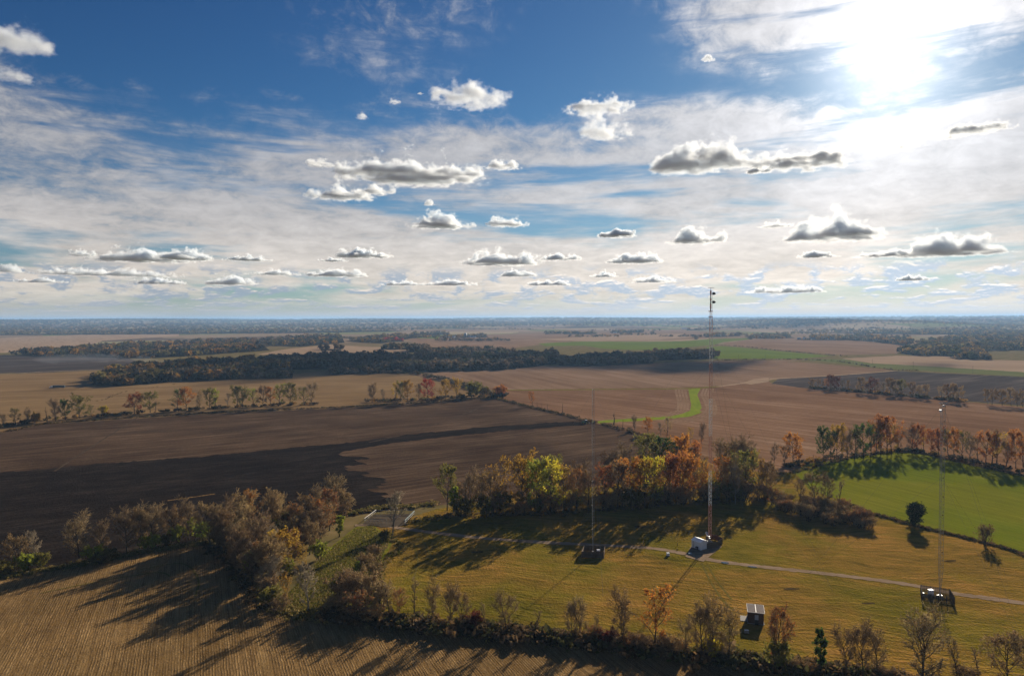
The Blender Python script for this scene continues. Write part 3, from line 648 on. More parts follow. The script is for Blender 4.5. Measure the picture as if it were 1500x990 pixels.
    if leaf_n:
        pick = nr.integers(0, n, leaf_n)
        # leave gaps: some boughs carry few leaves
        s = nr.random(leaf_n)[:, None]
        P = A[pick] * (1 - s) + B[pick] * s + nr.normal(size=(leaf_n, 3)) * leaf_size * .7
        LV, LF = quads(P, None, leaf_size, nr)
        vs.append(LV); LF = LF + off
        tri.append(np.concatenate([LF[:, [0, 1, 2]], LF[:, [0, 2, 3]]])); mi.append(np.ones(2 * leaf_n, np.int32))
    crown = mesh_np(name + '_crown', np.concatenate(vs), np.concatenate(tri), 3, [twig, leafm], np.concatenate(mi))
    return trunk, crown

BARK = flat_mat('bark', (.060, .046, .034), .95, .05, nscale=6, var=.4)
PALEBARK = flat_mat('pale_bark', (.20, .175, .14), .95, .05, nscale=6, var=.3)
TWIG = leaf_mat('twigs_brown', (.30, .215, .12), .4, .3)
PALETWIG = leaf_mat('twigs_pale', (.36, .295, .21), .4, .28)
REDTWIG = leaf_mat('twigs_russet', (.37, .26, .135), .4, .32)
LEAF = {k: leaf_mat('leaves_' + k, c) for k, c in dict(green=(.065, .10, .022), olive=(.17, .15, .035), gold=(.42, .26, .04), yellow=(.50, .40, .035), lime=(.30, .33, .04), orange=(.48, .20, .035), rust=(.36, .13, .035), red=(.36, .055, .030), brown=(.23, .145, .07), tan=(.30, .20, .10), pine=(.022, .036, .014), darkred=(.12, .035, .025)).items()}
FORMS = {}
def form(key, variants, f, leaf_n=0, leaf_size=.02, twig=TWIG, bark=BARK):
    FORMS[key] = [gen_tree(key, 100 * len(FORMS) + i, f, bark, twig, LEAF['brown'], leaf_n, leaf_size) for i in range(variants)]
form('full', 4, dict(limbs=15, spread=.50, up=.42, clear=.15, n2=6, n3=5, n4=2), 3600, .017)
form('thin', 3, dict(limbs=11, spread=.40, up=.7, clear=.17, n2=6, n3=6, n4=2), 1100, .017)
form('bare', 4, dict(limbs=13, spread=.50, up=.85, clear=.10, n2=8, n3=7, n4=5, shape='vase', top=.78, twr=.0026), 500, .012)
form('baretall', 3, dict(limbs=12, spread=.26, up=1.1, clear=.2, n2=6, n3=6, n4=4, shape='vase'), 200, .012)
form('spread', 2, dict(limbs=9, spread=.52, up=.75, clear=.16, n2=8, n3=6, n4=3, shape='vase', top=.62, r=.022), 900, .018)
form('russet', 3, dict(limbs=15, spread=.42, up=.75, clear=.08, n2=8, n3=7, n4=4, twr=.0028), 1300, .014, REDTWIG)
form('pale', 2, dict(limbs=13, spread=.34, up=.9, clear=.14, n2=7, n3=7, n4=4), 150, .012, PALETWIG, PALEBARK)
form('bushbare', 3, dict(stems=7, limbs=5, spread=.5, up=.8, clear=.12, n2=5, n3=5, n4=3, r=.016, top=.85, twr=.006), 700, .022, REDTWIG)
form('bushleaf', 3, dict(stems=6, limbs=5, spread=.5, up=.6, clear=.1, n2=5, n3=4, n4=2, r=.014, top=.85, twr=.005), 2200, .040)
form('slim', 2, dict(limbs=14, spread=.17, up=.7, clear=.18, n2=5, n3=5, n4=2), 1500, .024)
form('pine', 1, dict(limbs=52, spread=.46, up=.45, clear=.03, n2=8, n3=6, n4=2, shape='round', top=.94), 8500, .024)
form('snag', 3, dict(limbs=4, spread=.3, up=1.2, clear=.45, n2=2, n3=2, n4=1, shape='vase', r=.03, twr=.006), 0, .01)

CNT = {}
TREES = []
def place(key, px, py, hpx, leaf=None, name='tree', label=None, cat='tree', group=None, wide=1.0, loc=None, h=None, seed=None):
    """a tree whose foot stands where the photo shows px,py and which is hpx photo pixels tall"""
    CNT[key] = CNT.get(key, -1) + 1
    v = FORMS[key]; tm, cm = v[CNT[key] % len(v)]
    p = loc or at(px, py); H = h or hpx * mpp(p)
    rng = random.Random(int(px * 31 + py * 17) if seed is None else seed)
    root = empty(name, p, rng.uniform(0, 6.283), (H * wide, H * wide, H))
    tr = link('trunk', tm, root); cr = link('crown', cm, root)
    if leaf:
        cr.material_slots[1].link = 'OBJECT'; cr.material_slots[1].material = LEAF[leaf]
    tag(root, label, cat, group)
    TREES.append((root, key, leaf, px, py, hpx))
    return root
# ------------------------------------------------------------------ tree rows of the photograph, each tree where it stands
ORD = 'first second third fourth fifth sixth seventh eighth ninth tenth eleventh twelfth thirteenth fourteenth fifteenth sixteenth seventeenth'.split()
LOOK = dict(full='leafy', thin='thin-leaved', bare='bare', baretall='slim bare', spread='wide spreading', russet='russet twiggy', pale='pale grey bare', bushbare='twiggy', bushleaf='leafy', slim='slim', pine='round dark evergreen', snag='dead broken')
NAMES = dict(bare='bare_tree', baretall='bare_tree', pale='bare_tree', russet='bare_tree', bushbare='shrub', bushleaf='shrub', pine='pine_tree', snag='dead_tree')
COLW = dict(green='dark green', olive='olive green', gold='golden', yellow='bright yellow', lime='yellow-green', orange='orange', rust='rust red', red='red', brown='brown', tan='tan', darkred='dark red', pine='')
def describe(key, leaf):
    kind = 'shrub' if 'bush' in key else ('trunk' if key == 'snag' else 'tree')
    c = COLW.get(leaf, '') if key not in ('bare', 'baretall', 'pale', 'russet', 'snag', 'pine') else ''
    return ' '.join((c + ' ' + LOOK[key] + ' ' + kind).split())
def row(items, where, group, z=None):
    n = len(items); items = sorted(items, key=lambda t: t[0])
    for i, it in enumerate(items):
        px, py, h, key, leaf = it[:5]; wide = it[5] if len(it) > 5 else 1.0
        if i < 17: o = ORD[i] + ' from the left'
        elif n - 1 - i < 17: o = (ORD[n - 1 - i] + ' from the right') if i < n - 1 else 'rightmost'
        else: o = 'in the middle'
        if i == 0: o = 'leftmost'
        place(key, px, py, h, leaf, NAMES.get(key, 'tree'), f'{describe(key, leaf)}, {o} {where}', 'shrub' if 'bush' in key else 'tree', group, wide)

row([(5, 625, 18, 'bare', 0), (23, 623, 24, 'thin', 'olive', 1.22), (39, 621, 20, 'bare', 0), (52, 619, 15, 'bushleaf', 'gold'), (69, 618, 22, 'snag', 0), (81, 617, 29, 'bare', 0), (96, 615, 27, 'full', 'green', 0.98),
     (116, 613, 30, 'full', 'olive', 1.22), (134, 610, 16, 'thin', 'olive', 1.22), (151, 607, 12, 'bushleaf', 'yellow', 1.2), (197, 606, 27, 'full', 'rust', 1.28), (220, 604, 28, 'full', 'olive', 1.22), (228, 604, 16, 'baretall', 0), (259, 601, 28, 'thin', 'green', 1.34),
     (273, 600, 29, 'full', 'orange', 1.16), (292, 599, 21, 'bare', 0), (307, 599, 27, 'full', 'olive', 0.98), (316, 598, 27, 'thin', 'lime', 1.1), (333, 597, 21, 'pale', 0), (348, 597, 29, 'full', 'olive', 0.98), (356, 597, 28, 'thin', 'green', 1.22), (372, 596, 25, 'thin', 'lime', 1.22),
     (385, 595, 28, 'full', 'brown', 0.98), (396, 594, 26, 'thin', 'orange', 1.22), (408, 595, 30, 'thin', 'lime', 1.22), (425, 594, 30, 'full', 'olive', 0.98), (446, 593, 24, 'thin', 'olive', 1.22), (456, 592, 30, 'bare', 0)],
    'in the row beyond the ploughed field', 'trees in the row beyond the ploughed field')
row([(545, 590, 26, 'russet', 'brown', 1.1), (561, 589, 19, 'pale', 0), (579, 588, 27, 'thin', 'gold'), (587, 588, 26, 'full', 'olive', .7), (597, 587, 28, 'full', 'gold', .95), (614, 587, 23, 'russet', 'brown'), (627, 587, 30, 'full', 'red', .95), (653, 585, 26, 'full', 'gold'), (669, 584, 27, 'full', 'gold', .7), (694, 582, 22, 'bushleaf', 'olive', 1.2), (712, 580, 14, 'bushbare', 'olive', 1.5), (731, 581, 17, 'bushleaf', 'orange', 1.2)],
    'in the short row above the tilled strip', 'trees in the short row above the tilled strip')
row([(780, 594, 19, 'thin', 'orange'), (787, 596, 8, 'snag', 0), (794, 598, 8, 'snag', 0), (802, 600, 9, 'snag', 0), (824, 605, 15, 'snag', 0), (899, 622, 17, 'snag', 0, 2.0), (912, 627, 13, 'snag', 0), (930, 630, 19, 'bare', 0), (949, 635, 21, 'full', 'orange', 1.1), (968, 638, 19, 'pale', 0), (977, 638, 25, 'thin', 'tan', 1.1), (1011, 649, 22, 'thin', 'gold', .8), (1028, 649, 26, 'bare', 0, .8)],
    'along the tractor fence row', 'trees along the fence row behind the tractor')
row([(1134, 678, 24, 'bare', 0), (1149, 680, 27, 'bare', 0), (1162, 678, 41, 'full', 'orange', .95), (1171, 678, 26, 'thin', 'orange'), (1206, 674, 44, 'full', 'green', .72), (1217, 673, 39, 'full', 'green', .7), (1226, 671, 45, 'full', 'gold', .72), (1234, 670, 40, 'thin', 'gold', .9), (1241, 671, 36, 'bare', 0), (1252, 672, 40, 'thin', 'olive'), (1265, 671, 47, 'full', 'green', .8), (1276, 668, 41, 'full', 'olive', .7), (1283, 666, 40, 'thin', 'gold'), (1290, 665, 46, 'full', 'rust', .75),
     (1299, 665, 51, 'full', 'rust', .85), (1306, 665, 40, 'thin', 'gold'), (1316, 661, 30, 'bare', 0), (1336, 663, 35, 'bare', 0, 1.1), (1343, 663, 39, 'full', 'rust', .7), (1353, 661, 30, 'thin', 'gold', .8), (1365, 663, 31, 'full', 'rust', .9), (1375, 667, 36, 'full', 'rust', .85), (1389, 668, 36, 'thin', 'olive'), (1397, 669, 37, 'full', 'orange', .8), (1408, 672, 37, 'thin', 'olive'), (1420, 674, 36, 'pale', 0, 1.1), (1432, 676, 34, 'thin', 'tan'), (1444, 679, 45, 'full', 'rust', .85), (1453, 679, 45, 'thin', 'brown'), (1460, 678, 42, 'thin', 'gold'), (1474, 683, 36, 'bare', 0), (1488, 686, 50, 'full', 'orange', .7), (1499, 684, 45, 'thin', 'brown')],
    'behind the bright green field', 'trees behind the bright green field')
row([(1189, 569, 13, 'full', 'brown'), (1200, 569, 13, 'thin', 'brown'), (1206, 570, 12, 'baretall', 0), (1211, 570, 14, 'thin', 'rust'), (1217, 570, 19, 'full', 'darkred'), (1225, 571, 18, 'full', 'darkred'), (1234, 571, 14, 'pale', 0), (1242, 572, 14, 'thin', 'brown'), (1262, 575, 20, 'full', 'brown'), (1271, 576, 16, 'thin', 'brown'), (1278, 577, 21, 'full', 'darkred'), (1286, 577, 16, 'thin', 'brown'), (1294, 577, 16, 'pale', 0), (1304, 578, 22, 'full', 'brown'), (1312, 579, 21, 'full', 'brown'), (1320, 579, 21, 'full', 'olive'), (1336, 581, 19, 'full', 'brown'), (1346, 582, 17, 'thin', 'tan'), (1355, 583, 18, 'full', 'tan'), (1380, 586, 18, 'thin', 'tan'), (1389, 586, 22, 'full', 'brown', .8), (1396, 587, 23, 'full', 'tan', .8), (1404, 588, 20, 'full', 'tan')],
    'in the row before the grey field', 'trees in the row before the grey field')
row([(1447, 592, 20, 'full', 'brown', .8), (1453, 593, 22, 'thin', 'brown'), (1468, 594, 22, 'full', 'brown'), (1481, 594, 23, 'full', 'tan', .8), (1490, 595, 20, 'thin', 'brown'), (1498, 596, 22, 'full', 'brown', .8), (1512, 598, 21, 'full', 'brown')],
    'in the far right grey-field clump', 'trees in the far right clump')
# hedge at the left edge of the near stubble
row([(-22, 842, 50, 'russet', 'brown'), (22, 835, 47, 'russet', 'brown', 1.0), (52, 826, 50, 'pale', 0, .9), (117, 822, 61, 'bare', 0, 1.35), (150, 814, 45, 'bare', 0, 1.1), (186, 808, 56, 'bare', 0, 1.3), (205, 803, 52, 'russet', 'brown', 1.1), (224, 800, 59, 'bare', 0, 1.3), (252, 795, 50, 'russet', 'brown', 1.1), (276, 790, 50, 'bare', 0, 1.1)],
    'in the hedge left of the thicket', 'trees in the hedge left of the thicket')
row([(-10, 846, 26, 'bushleaf', 'olive'), (8, 844, 20, 'bushleaf', 'olive', 1.3), (40, 834, 24, 'bushleaf', 'lime', 1.2), (62, 830, 20, 'bushleaf', 'olive', 1.2), (137, 822, 22, 'bushleaf', 'lime', 1.3), (146, 827, 18, 'bushleaf', 'olive', 1.6), (160, 818, 14, 'bushleaf', 'olive', 1.5), (213, 805, 18, 'bushleaf', 'lime'), (227, 802, 21, 'bushleaf', 'lime'), (244, 799, 17, 'bushleaf', 'olive'), (259, 797, 25, 'bushleaf', 'lime', .8), (280, 791, 29, 'thin', 'lime'), (296, 789, 24, 'bushleaf', 'lime')],
    'under the left hedge', 'green shrubs under the left hedge')
# thicket between the stubble and the pad
row([(308, 800, 58, 'russet', 'brown', 1.1), (330, 812, 60, 'russet', 'brown', 1.0), (352, 800, 58, 'russet', 'tan', 1.1), (372, 828, 62, 'bare', 0, 1.2), (398, 858, 62, 'russet', 'brown', 1.1), (412, 836, 58, 'full', 'gold', 1.0), (440, 842, 39, 'thin', 'gold', .9), (468, 790, 46, 'russet', 'brown', 1.1), (505, 758, 35, 'russet', 'brown', 1.2), (472, 752, 31, 'bare', 0, 1.1)],
    'in the front of the brown thicket', 'trees in the front of the brown thicket')
rng = random.Random(11)
import itertools
tp = [(300, 792), (330, 822), (365, 860), (395, 880), (425, 850), (455, 812), (495, 775), (520, 752), (500, 745), (420, 765), (360, 778)]
def inside(x, y, poly):
    c = False; j = len(poly) - 1
    for i in range(len(poly)):
        (xi, yi), (xj, yj) = poly[i], poly[j]
        if (yi > y) != (yj > y) and x < (xj - xi) * (y - yi) / (yj - yi) + xi: c = not c
        j = i
    return c
def fill(poly, n, kinds, h, label_where, group, mind=7):
    xs, ys = [p[0] for p in poly], [p[1] for p in poly]; done = []
    for _ in range(4000):
        if len(done) >= n: break
        x, y = rng.uniform(min(xs), max(xs)), rng.uniform(min(ys), max(ys))
        if not inside(x, y, poly) or any(abs(x - a) < mind and abs(y - b) < mind * .6 for a, b in done): continue
        done.append((x, y))
    many = {}
    for x, y in sorted(done):
        k_ = rng.choice(kinds); many.setdefault(describe(*k_[:2]), []).append((x, y, k_))
    for word, lst in many.items():
        for i, (x, y, (key, leaf, wide)) in enumerate(lst):
            n_ = len(lst); o = 'leftmost' if i == 0 else 'rightmost' if i == n_ - 1 else ORD[i] + ' from the left' if i < min(17, (n_ + 1) // 2) else ORD[n_ - 1 - i] + ' from the right' if n_ - 1 - i < 17 else 'in the middle'
            place(key, x, y, rng.uniform(*h), leaf, NAMES.get(key, 'tree'), f'{word}, {o} {label_where}', 'shrub' if 'bush' in key else 'tree', group, wide)
fill(tp, 44, [('russet', 'brown', 1.1), ('russet', 'tan', 1.1), ('russet', 'rust', 1.0), ('bare', None, 1.2), ('russet', 'brown', 1.2), ('pale', None, 1.1)], (36, 56), 'inside the brown thicket', 'trees inside the brown thicket')
fill(tp, 22, [('bushleaf', 'olive', 1.2), ('bushbare', 'brown', 1.4), ('bushbare', 'tan', 1.4), ('bushleaf', 'lime', 1.0)], (18, 30), 'low inside the brown thicket', 'shrubs inside the brown thicket')
# rough pasture and the bushes at its edge
row([(420, 887, 44, 'thin', 'gold', .9), (452, 896, 72, 'pale', 0, 1.0), (398, 886, 26, 'bushleaf', 'olive', 1.5), (408, 897, 22, 'bushbare', 'brown', 1.7), (468, 820, 26, 'bushleaf', 'lime', 1.0), (497, 786, 34, 'slim', 'lime', 1.6), (523, 842, 22, 'slim', 'lime', 1.4)],
    'on the rough pasture beside the thicket', 'trees and shrubs on the rough pasture')
row([(575, 783, 64, 'pale', 0, 1.0)], 'beside the concrete pad', 'lone tree beside the concrete pad')
row([(566, 793, 16, 'bushleaf', 'olive', 1.2), (547, 822, 24, 'bushbare', 'brown', 1.4), (535, 836, 26, 'bushbare', 'brown', 1.4), (548, 848, 24, 'bushbare', 'brown', 1.3), (520, 872, 40, 'bushbare', 'brown', 1.3), (538, 884, 46, 'bushbare', 'tan', 1.2), (508, 888, 44, 'bushbare', 'brown', 1.3), (556, 898, 44, 'bushbare', 'brown', 1.2), (525, 905, 40, 'bushbare', 'rust', 1.4), (495, 902, 30, 'bushbare', 'brown', 1.5), (545, 912, 26, 'bushbare', 'rust', 1.6)],
    'in the bush clump at the pasture corner', 'shrubs at the corner of the rough pasture')
# the near hedge along the bottom
row([(570, 904, 48, 'baretall', 0, 1.3), (586, 902, 38, 'russet', 'rust'), (606, 902, 50, 'baretall', 0, 1.2), (631, 913, 54, 'bare', 0), (661, 917, 56, 'bare', 0), (678, 918, 46, 'bare', 0, 1.1), (710, 922, 38, 'baretall', 0), (743, 929, 56, 'bare', 0, 1.15), (787, 931, 38, 'baretall', 0, 1.2), (838, 938, 54, 'bare', 0, .9), (850, 940, 56, 'bare', 0, 1.0), (875, 940, 40, 'baretall', 0), (911, 951, 72, 'bare', 0, 1.1), (957, 954, 88, 'thin', 'orange', 1.05),
     (1006, 962, 50, 'bare', 0), (1028, 967, 82, 'bare', 0, .95), (1046, 968, 78, 'bare', 0, 1.0), (1068, 970, 66, 'bare', 0, 1.0), (1142, 982, 86, 'russet', 'rust', .8), (1205, 988, 72, 'slim', 'green', 1.0), (1241, 988, 66, 'bare', 0), (1265, 992, 74, 'bare', 0), (1284, 994, 64, 'bare', 0, 1.0), (1352, 1010, 108, 'bare', 0, 1.25), (1402, 998, 60, 'baretall', 0, 1.2), (1432, 998, 48, 'baretall', 0, 1.1), (1475, 1008, 78, 'russet', 'brown', 1.2), (1512, 1014, 70, 'bare', 0)],
    'in the nearest hedge', 'bare trees of the nearest hedge')
row([(696, 920, 24, 'bushleaf', 'darkred', 1.2), (872, 942, 24, 'bushbare', 'rust', 1.6), (890, 945, 22, 'bushleaf', 'darkred', 1.3), (925, 952, 24, 'bushbare', 'rust', 1.6), (938, 955, 26, 'bushbare', 'brown', 1.5), (975, 958, 30, 'bushbare', 'brown', 1.5), (992, 962, 28, 'bushbare', 'rust', 1.6), (1046, 966, 34, 'bushleaf', 'yellow', .95), (1060, 970, 22, 'bushbare', 'brown', 1.5), (1137, 984, 44, 'bushleaf', 'olive', .9), (1165, 985, 20, 'bushbare', 'brown', 1.8), (1185, 988, 18, 'bushbare', 'rust', 1.8), (1222, 990, 16, 'bushleaf', 'olive', 1.5), (760, 932, 16, 'bushbare', 'tan', 1.7), (820, 938, 16, 'bushbare', 'tan', 1.7), (1300, 998, 22, 'bushbare', 'brown', 1.6), (1420, 1008, 30, 'bushbare', 'brown', 1.6)],
    'low in the nearest hedge', 'shrubs of the nearest hedge')
# the autumn wood behind the masts
row([(655, 748, 61, 'full', 'olive', .8), (664, 752, 42, 'slim', 'lime', 1.4), (690, 752, 57, 'bare', 0, 1.0), (715, 752, 53, 'russet', 'brown'), (733, 748, 68, 'spread', 'gold', .9), (765, 748, 75, 'full', 'gold', .85), (790, 752, 72, 'full', 'lime', .95), (808, 752, 74, 'full', 'yellow', .85), (826, 750, 63, 'thin', 'gold', .9), (845, 748, 57, 'russet', 'rust'), (862, 746, 53, 'russet', 'brown'), (884, 746, 61, 'thin', 'rust', 1.0), (905, 744, 61, 'full', 'brown', .85), (922, 742, 63, 'full', 'orange', .8),
     (944, 742, 63, 'full', 'gold', .85), (958, 740, 66, 'full', 'yellow', .75), (979, 738, 64, 'full', 'rust', .8), (999, 736, 66, 'full', 'rust', .85), (1016, 734, 59, 'full', 'orange', .7), (1036, 732, 53, 'thin', 'gold'), (1052, 732, 57, 'thin', 'orange'), (1067, 730, 55, 'russet', 'brown'), (1077, 738, 57, 'pale', 0, .8), (1093, 729, 64, 'full', 'olive', .85), (1110, 728, 53, 'thin', 'gold', .9), (1124, 730, 50, 'russet', 'brown')],
    'in front of the autumn wood', 'trees in the front of the autumn wood')
row([(948, 708, 66, 'full', 'olive', .95), (972, 706, 62, 'full', 'green', .9), (996, 706, 62, 'full', 'orange', .9), (1012, 700, 50, 'full', 'rust', .85), (1060, 704, 58, 'bare', 0, 1.2), (1080, 702, 54, 'bare', 0, 1.2), (1098, 704, 50, 'bare', 0, 1.2), (905, 716, 54, 'bare', 0, 1.2), (888, 720, 50, 'bare', 0, 1.1), (812, 730, 56, 'full', 'olive', .8), (775, 732, 54, 'full', 'gold', .8)],
    'at the back of the autumn wood', 'trees at the back of the autumn wood')
wp = [(645, 746), (700, 738), (800, 728), (880, 716), (960, 702), (1040, 700), (1130, 706), (1135, 712), (1130, 728), (1040, 728), (960, 734), (880, 742), (800, 748), (700, 750)]
fill(wp, 28, [('russet', 'brown', 1.1), ('bare', None, 1.2), ('russet', 'rust', 1.0), ('thin', 'brown', 1.0), ('thin', 'gold', 1.0), ('russet', 'tan', 1.1)], (32, 48), 'inside the autumn wood', 'trees inside the autumn wood', 11)
wf = [(640, 752), (700, 750), (800, 748), (880, 743), (960, 736), (1040, 729), (1120, 727), (1128, 730), (1125, 734), (1040, 736), (960, 742), (880, 749), (800, 755), (700, 757), (640, 758)]
fill(wf, 40, [('bushbare', 'brown', 1.5), ('bushbare', 'rust', 1.5), ('bushleaf', 'olive', 1.2), ('bushbare', 'brown', 1.6)], (18, 32), 'along the autumn wood', 'shrubs along the front of the autumn wood', 6)
# scrub between the wood and the meadow fence
sp = [(1128, 735), (1150, 734), (1200, 745), (1270, 762), (1279, 775), (1240, 774), (1180, 763), (1140, 749)]
fill(sp, 44, [('bushbare', 'brown', 1.4), ('bushbare', 'brown', 1.2), ('bushbare', 'rust', 1.4), ('bushbare', 'tan', 1.3)], (14, 23), 'in the scrub by the green field', 'brown scrub beside the bright green field', 5)
row([(1195, 738, 42, 'bare', 0, 1.2), (1212, 742, 42, 'bare', 0, 1.1), (1228, 747, 42, 'baretall', 0, 1.0), (1172, 735, 34, 'bare', 0, 1.1)], 'standing in the brown scrub', 'bare trees in the brown scrub')
row([(1340, 771, 31, 'pine', 'pine', .95)], 'by the meadow fence', 'pine by the meadow fence')
row([(1441, 798, 30, 'bushbare', 'brown', .85)], 'on the bank below the bright green field', 'shrub on the bank')
row([(940, 799.5, 3.5, 'bushbare', 'brown', 2), (760, 792, 2.5, 'bushbare', 'brown', 2), (992, 806, 2.5, 'bushbare', 'brown', 1.5)], 'at the edge of the gravel track', 'small shrubs at the edge of the gravel track')

# ------------------------------------------------------------------ woods too thick and far to count
TINT = tint_mat('far_foliage')
PAL = dict(
    dark=[(.075, .075, .042), (.14, .11, .075), (.12, .092, .065), (.10, .08, .048), (.08, .08, .042), (.13, .10, .06), (.11, .085, .065), (.09, .075, .055), (.16, .105, .055)],
    darkautumn=[(.06, .06, .03), (.08, .065, .035), (.12, .085, .045), (.22, .12, .04), (.32, .18, .045), (.07, .06, .045), (.16, .13, .045), (.10, .08, .06)],
    autumn=[(.09, .075, .05), (.12, .09, .05), (.20, .12, .035), (.26, .16, .04), (.07, .07, .03), (.09, .07, .05), (.16, .13, .05), (.06, .06, .03)],
    bare=[(.10, .08, .06), (.12, .095, .07), (.09, .075, .055), (.14, .10, .06)],
    red=[(.38, .05, .04), (.32, .06, .04), (.40, .07, .05)],
    grass=[(.25, .19, .06), (.15, .13, .03), (.32, .24, .09), (.11, .11, .02), (.20, .16, .05)],
    brush=[(.11, .08, .045), (.16, .105, .055), (.08, .06, .03), (.20, .12, .05), (.10, .09, .03)],
    straw=[(.36, .25, .13), (.28, .19, .09), (.42, .31, .17), (.22, .14, .07)])
def canopy(name, P, H, W, pal, per, rng, label=None, bottom=.06, qs=.34):
    """crowns as heaps of leaf faces; P (n,2) feet, H heights, W half-widths"""
    n = len(P); base = np.zeros((n, 3)); base[:, :2] = P; base[:, 2] = land_z(P[:, 0], P[:, 1])
    idx = np.repeat(np.arange(n), per); m = len(idx)
    lobe = rng.normal(size=(n, 4, 3)) * np.array([.42, .42, .22])
    li = rng.integers(0, 4, m)
    u = rng.normal(size=(m, 3)); u /= np.linalg.norm(u, axis=1)[:, None]
    r = rng.uniform(.75, 1.0, m)[:, None] * .62
    o = lobe[idx, li] + u * r
    Q = np.empty((m, 3)); Q[:, 0] = base[idx, 0] + o[:, 0] * W[idx]; Q[:, 1] = base[idx, 1] + o[:, 1] * W[idx]
    zz = np.clip(.56 + o[:, 2] * .48, bottom, 1.0); Q[:, 2] = base[idx, 2] + zz * H[idx]
    V, F = quads(Q, None, 1.0, rng)
    V = (V.reshape(m, 4, 3) - Q[:, None]) * (W[idx] * qs)[:, None, None] + Q[:, None]
    V[:, :, 2] = np.maximum(V[:, :, 2], base[idx, 2][:, None] + .02)
    c = np.array(PAL[pal])[rng.integers(0, len(PAL[pal]), n)] * rng.uniform(.8, 1.2, (n, 1))
    me = mesh_np(name, V.reshape(-1, 3), F, 4, [TINT], None, np.repeat(c[idx], 4, 0))
    return tag(link(name, me), label, None, None, 'stuff')
def sample_poly(poly, n, rng):
    xs, ys = [p[0] for p in poly], [p[1] for p in poly]; out = []
    while len(out) < n:
        x, y = rng.uniform(min(xs), max(xs)), rng.uniform(min(ys), max(ys))
        if inside(x, y, poly): out.append((x, y))
    return out
def wood(poly, n, h, pal, per=70, name='woodland', wide=(.50, .80), label=None, minpx=0, floor=True):
    r = np.random.default_rng(int(poly[0][0] * 7 + poly[0][1]) & 0xffff)
    px = sample_poly(poly, n, r); P = np.array([tuple(at(*p))[:2] for p in px])
    d = np.hypot(P[:, 0], P[:, 1]); H = r.uniform(h[0], h[1], n) * r.uniform(.85, 1.15, n)
    W = np.maximum(H * r.uniform(wide[0], wide[1], n), minpx * d / 1000 * r.uniform(.6, 1.3, n))
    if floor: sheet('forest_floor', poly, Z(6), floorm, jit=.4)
    return canopy(name, P, H, W, pal, per, r, label)
wood([(131, 563), (165, 549), (215, 541), (262, 535), (330, 530), (400, 528), (410, 545), (330, 556), (303, 558), (240, 560), (177, 565)], 450, (12, 18), 'darkautumn', label='dark autumn wood beyond the pale stubble strip')
wood([(400, 530), (480, 523), (600, 524), (620, 516), (700, 512), (760, 516), (755, 541), (690, 543), (620, 545), (560, 545), (490, 540), (430, 541), (400, 543)], 630, (13, 19), 'dark', label='dark bare wood across the middle of the plain')
wood([(335, 546), (430, 544), (428, 554), (337, 556)], 70, (8, 11), 'dark', label='low dark hedge block beside the stubble strip')
wood([(486, 541), (560, 540), (560, 547), (486, 549)], 60, (9, 12), 'dark', label='low dark hedge block before the bare wood')
wood([(750, 522), (813, 520), (815, 533), (760, 539)], 135, (14, 20), 'dark', label='dark wood at the end of the shaded field')
wood([(817, 531), (860, 526), (957, 522), (957, 532), (880, 536), (820, 535)], 195, (13, 18), 'dark', label='dark wood before the far green field')
wood([(957, 521), (1044, 518), (1044, 525), (960, 528)], 135, (15, 19), 'dark', label='dark wood left of the tall mast')
wood([(16, 521), (60, 516), (130, 510), (215, 504), (375, 498), (395, 513), (300, 520), (215, 525), (140, 523), (60, 522)], 630, (13, 19), 'darkautumn', 50, label='dark wood behind the grey field')
wood([(375, 506), (380, 498), (440, 492), (500, 490), (505, 502), (440, 508)], 170, (13, 18), 'darkautumn', 40, label='wood left of the red trees')
wood([(505, 500), (560, 492), (620, 488), (650, 486), (660, 489), (600, 496), (560, 503)], 170, (13, 18), 'autumn', 40, label='autumn wood behind the red trees')
wood([(560, 498), (590, 497), (592, 500), (560, 501)], 16, (13, 17), 'red', 50, name='red_trees', label='bright red trees in the far wood')
wood([(470, 511), (500, 511), (500, 513), (470, 513)], 12, (15, 19), 'bare', 60, label='short row of brown trees on the pale field')
wood([(558, 510), (596, 509), (596, 512), (558, 512)], 16, (15, 19), 'autumn', 60, label='tree row at the edge of the pale field')
wood([(600, 513), (628, 511), (630, 515), (600, 516)], 26, (18, 22), 'dark', 60, label='clump of dark trees before the brown field')
for poly, n, pal in (([(645, 493), (712, 491), (715, 494), (650, 495)], 34, 'autumn'), ([(799, 488), (820, 487), (822, 489), (799, 489.5)], 20, 'autumn'), ([(822, 487), (875, 487), (872, 489.5), (826, 489.5)], 40, 'autumn'), ([(893, 486), (942, 484), (943, 487), (895, 488)], 44, 'darkautumn'), ([(953, 488), (958, 488), (958, 489), (953, 489)], 3, 'dark'),
                     ([(1017, 496), (1022, 496), (1022, 497), (1017, 497)], 4, 'dark'), ([(1030, 492), (1062, 490), (1066, 493), (1034, 494)], 24, 'autumn'), ([(1066, 492), (1082, 489), (1085, 492), (1068, 493)], 18, 'darkautumn'), ([(1092, 495), (1112, 491), (1150, 492), (1165, 495), (1120, 496)], 60, 'autumn'), ([(1165, 498), (1200, 493), (1240, 494), (1237, 498.5)], 60, 'autumn'),
                     ([(1005, 483), (1060, 481), (1062, 483), (1006, 484)], 30, 'darkautumn'), ([(1065, 479), (1130, 478), (1125, 483), (1070, 482)], 130, 'darkautumn')):
    wood(poly, n, (12, 18), pal, 34, label='far trees round farms on the plain')
wood([(1318, 517), (1345, 504), (1380, 495), (1500, 486), (1560, 486), (1560, 512), (1450, 514), (1400, 522), (1345, 521)], 630, (13, 18), 'autumn', 44, label='autumn wood behind the pale field at the right')
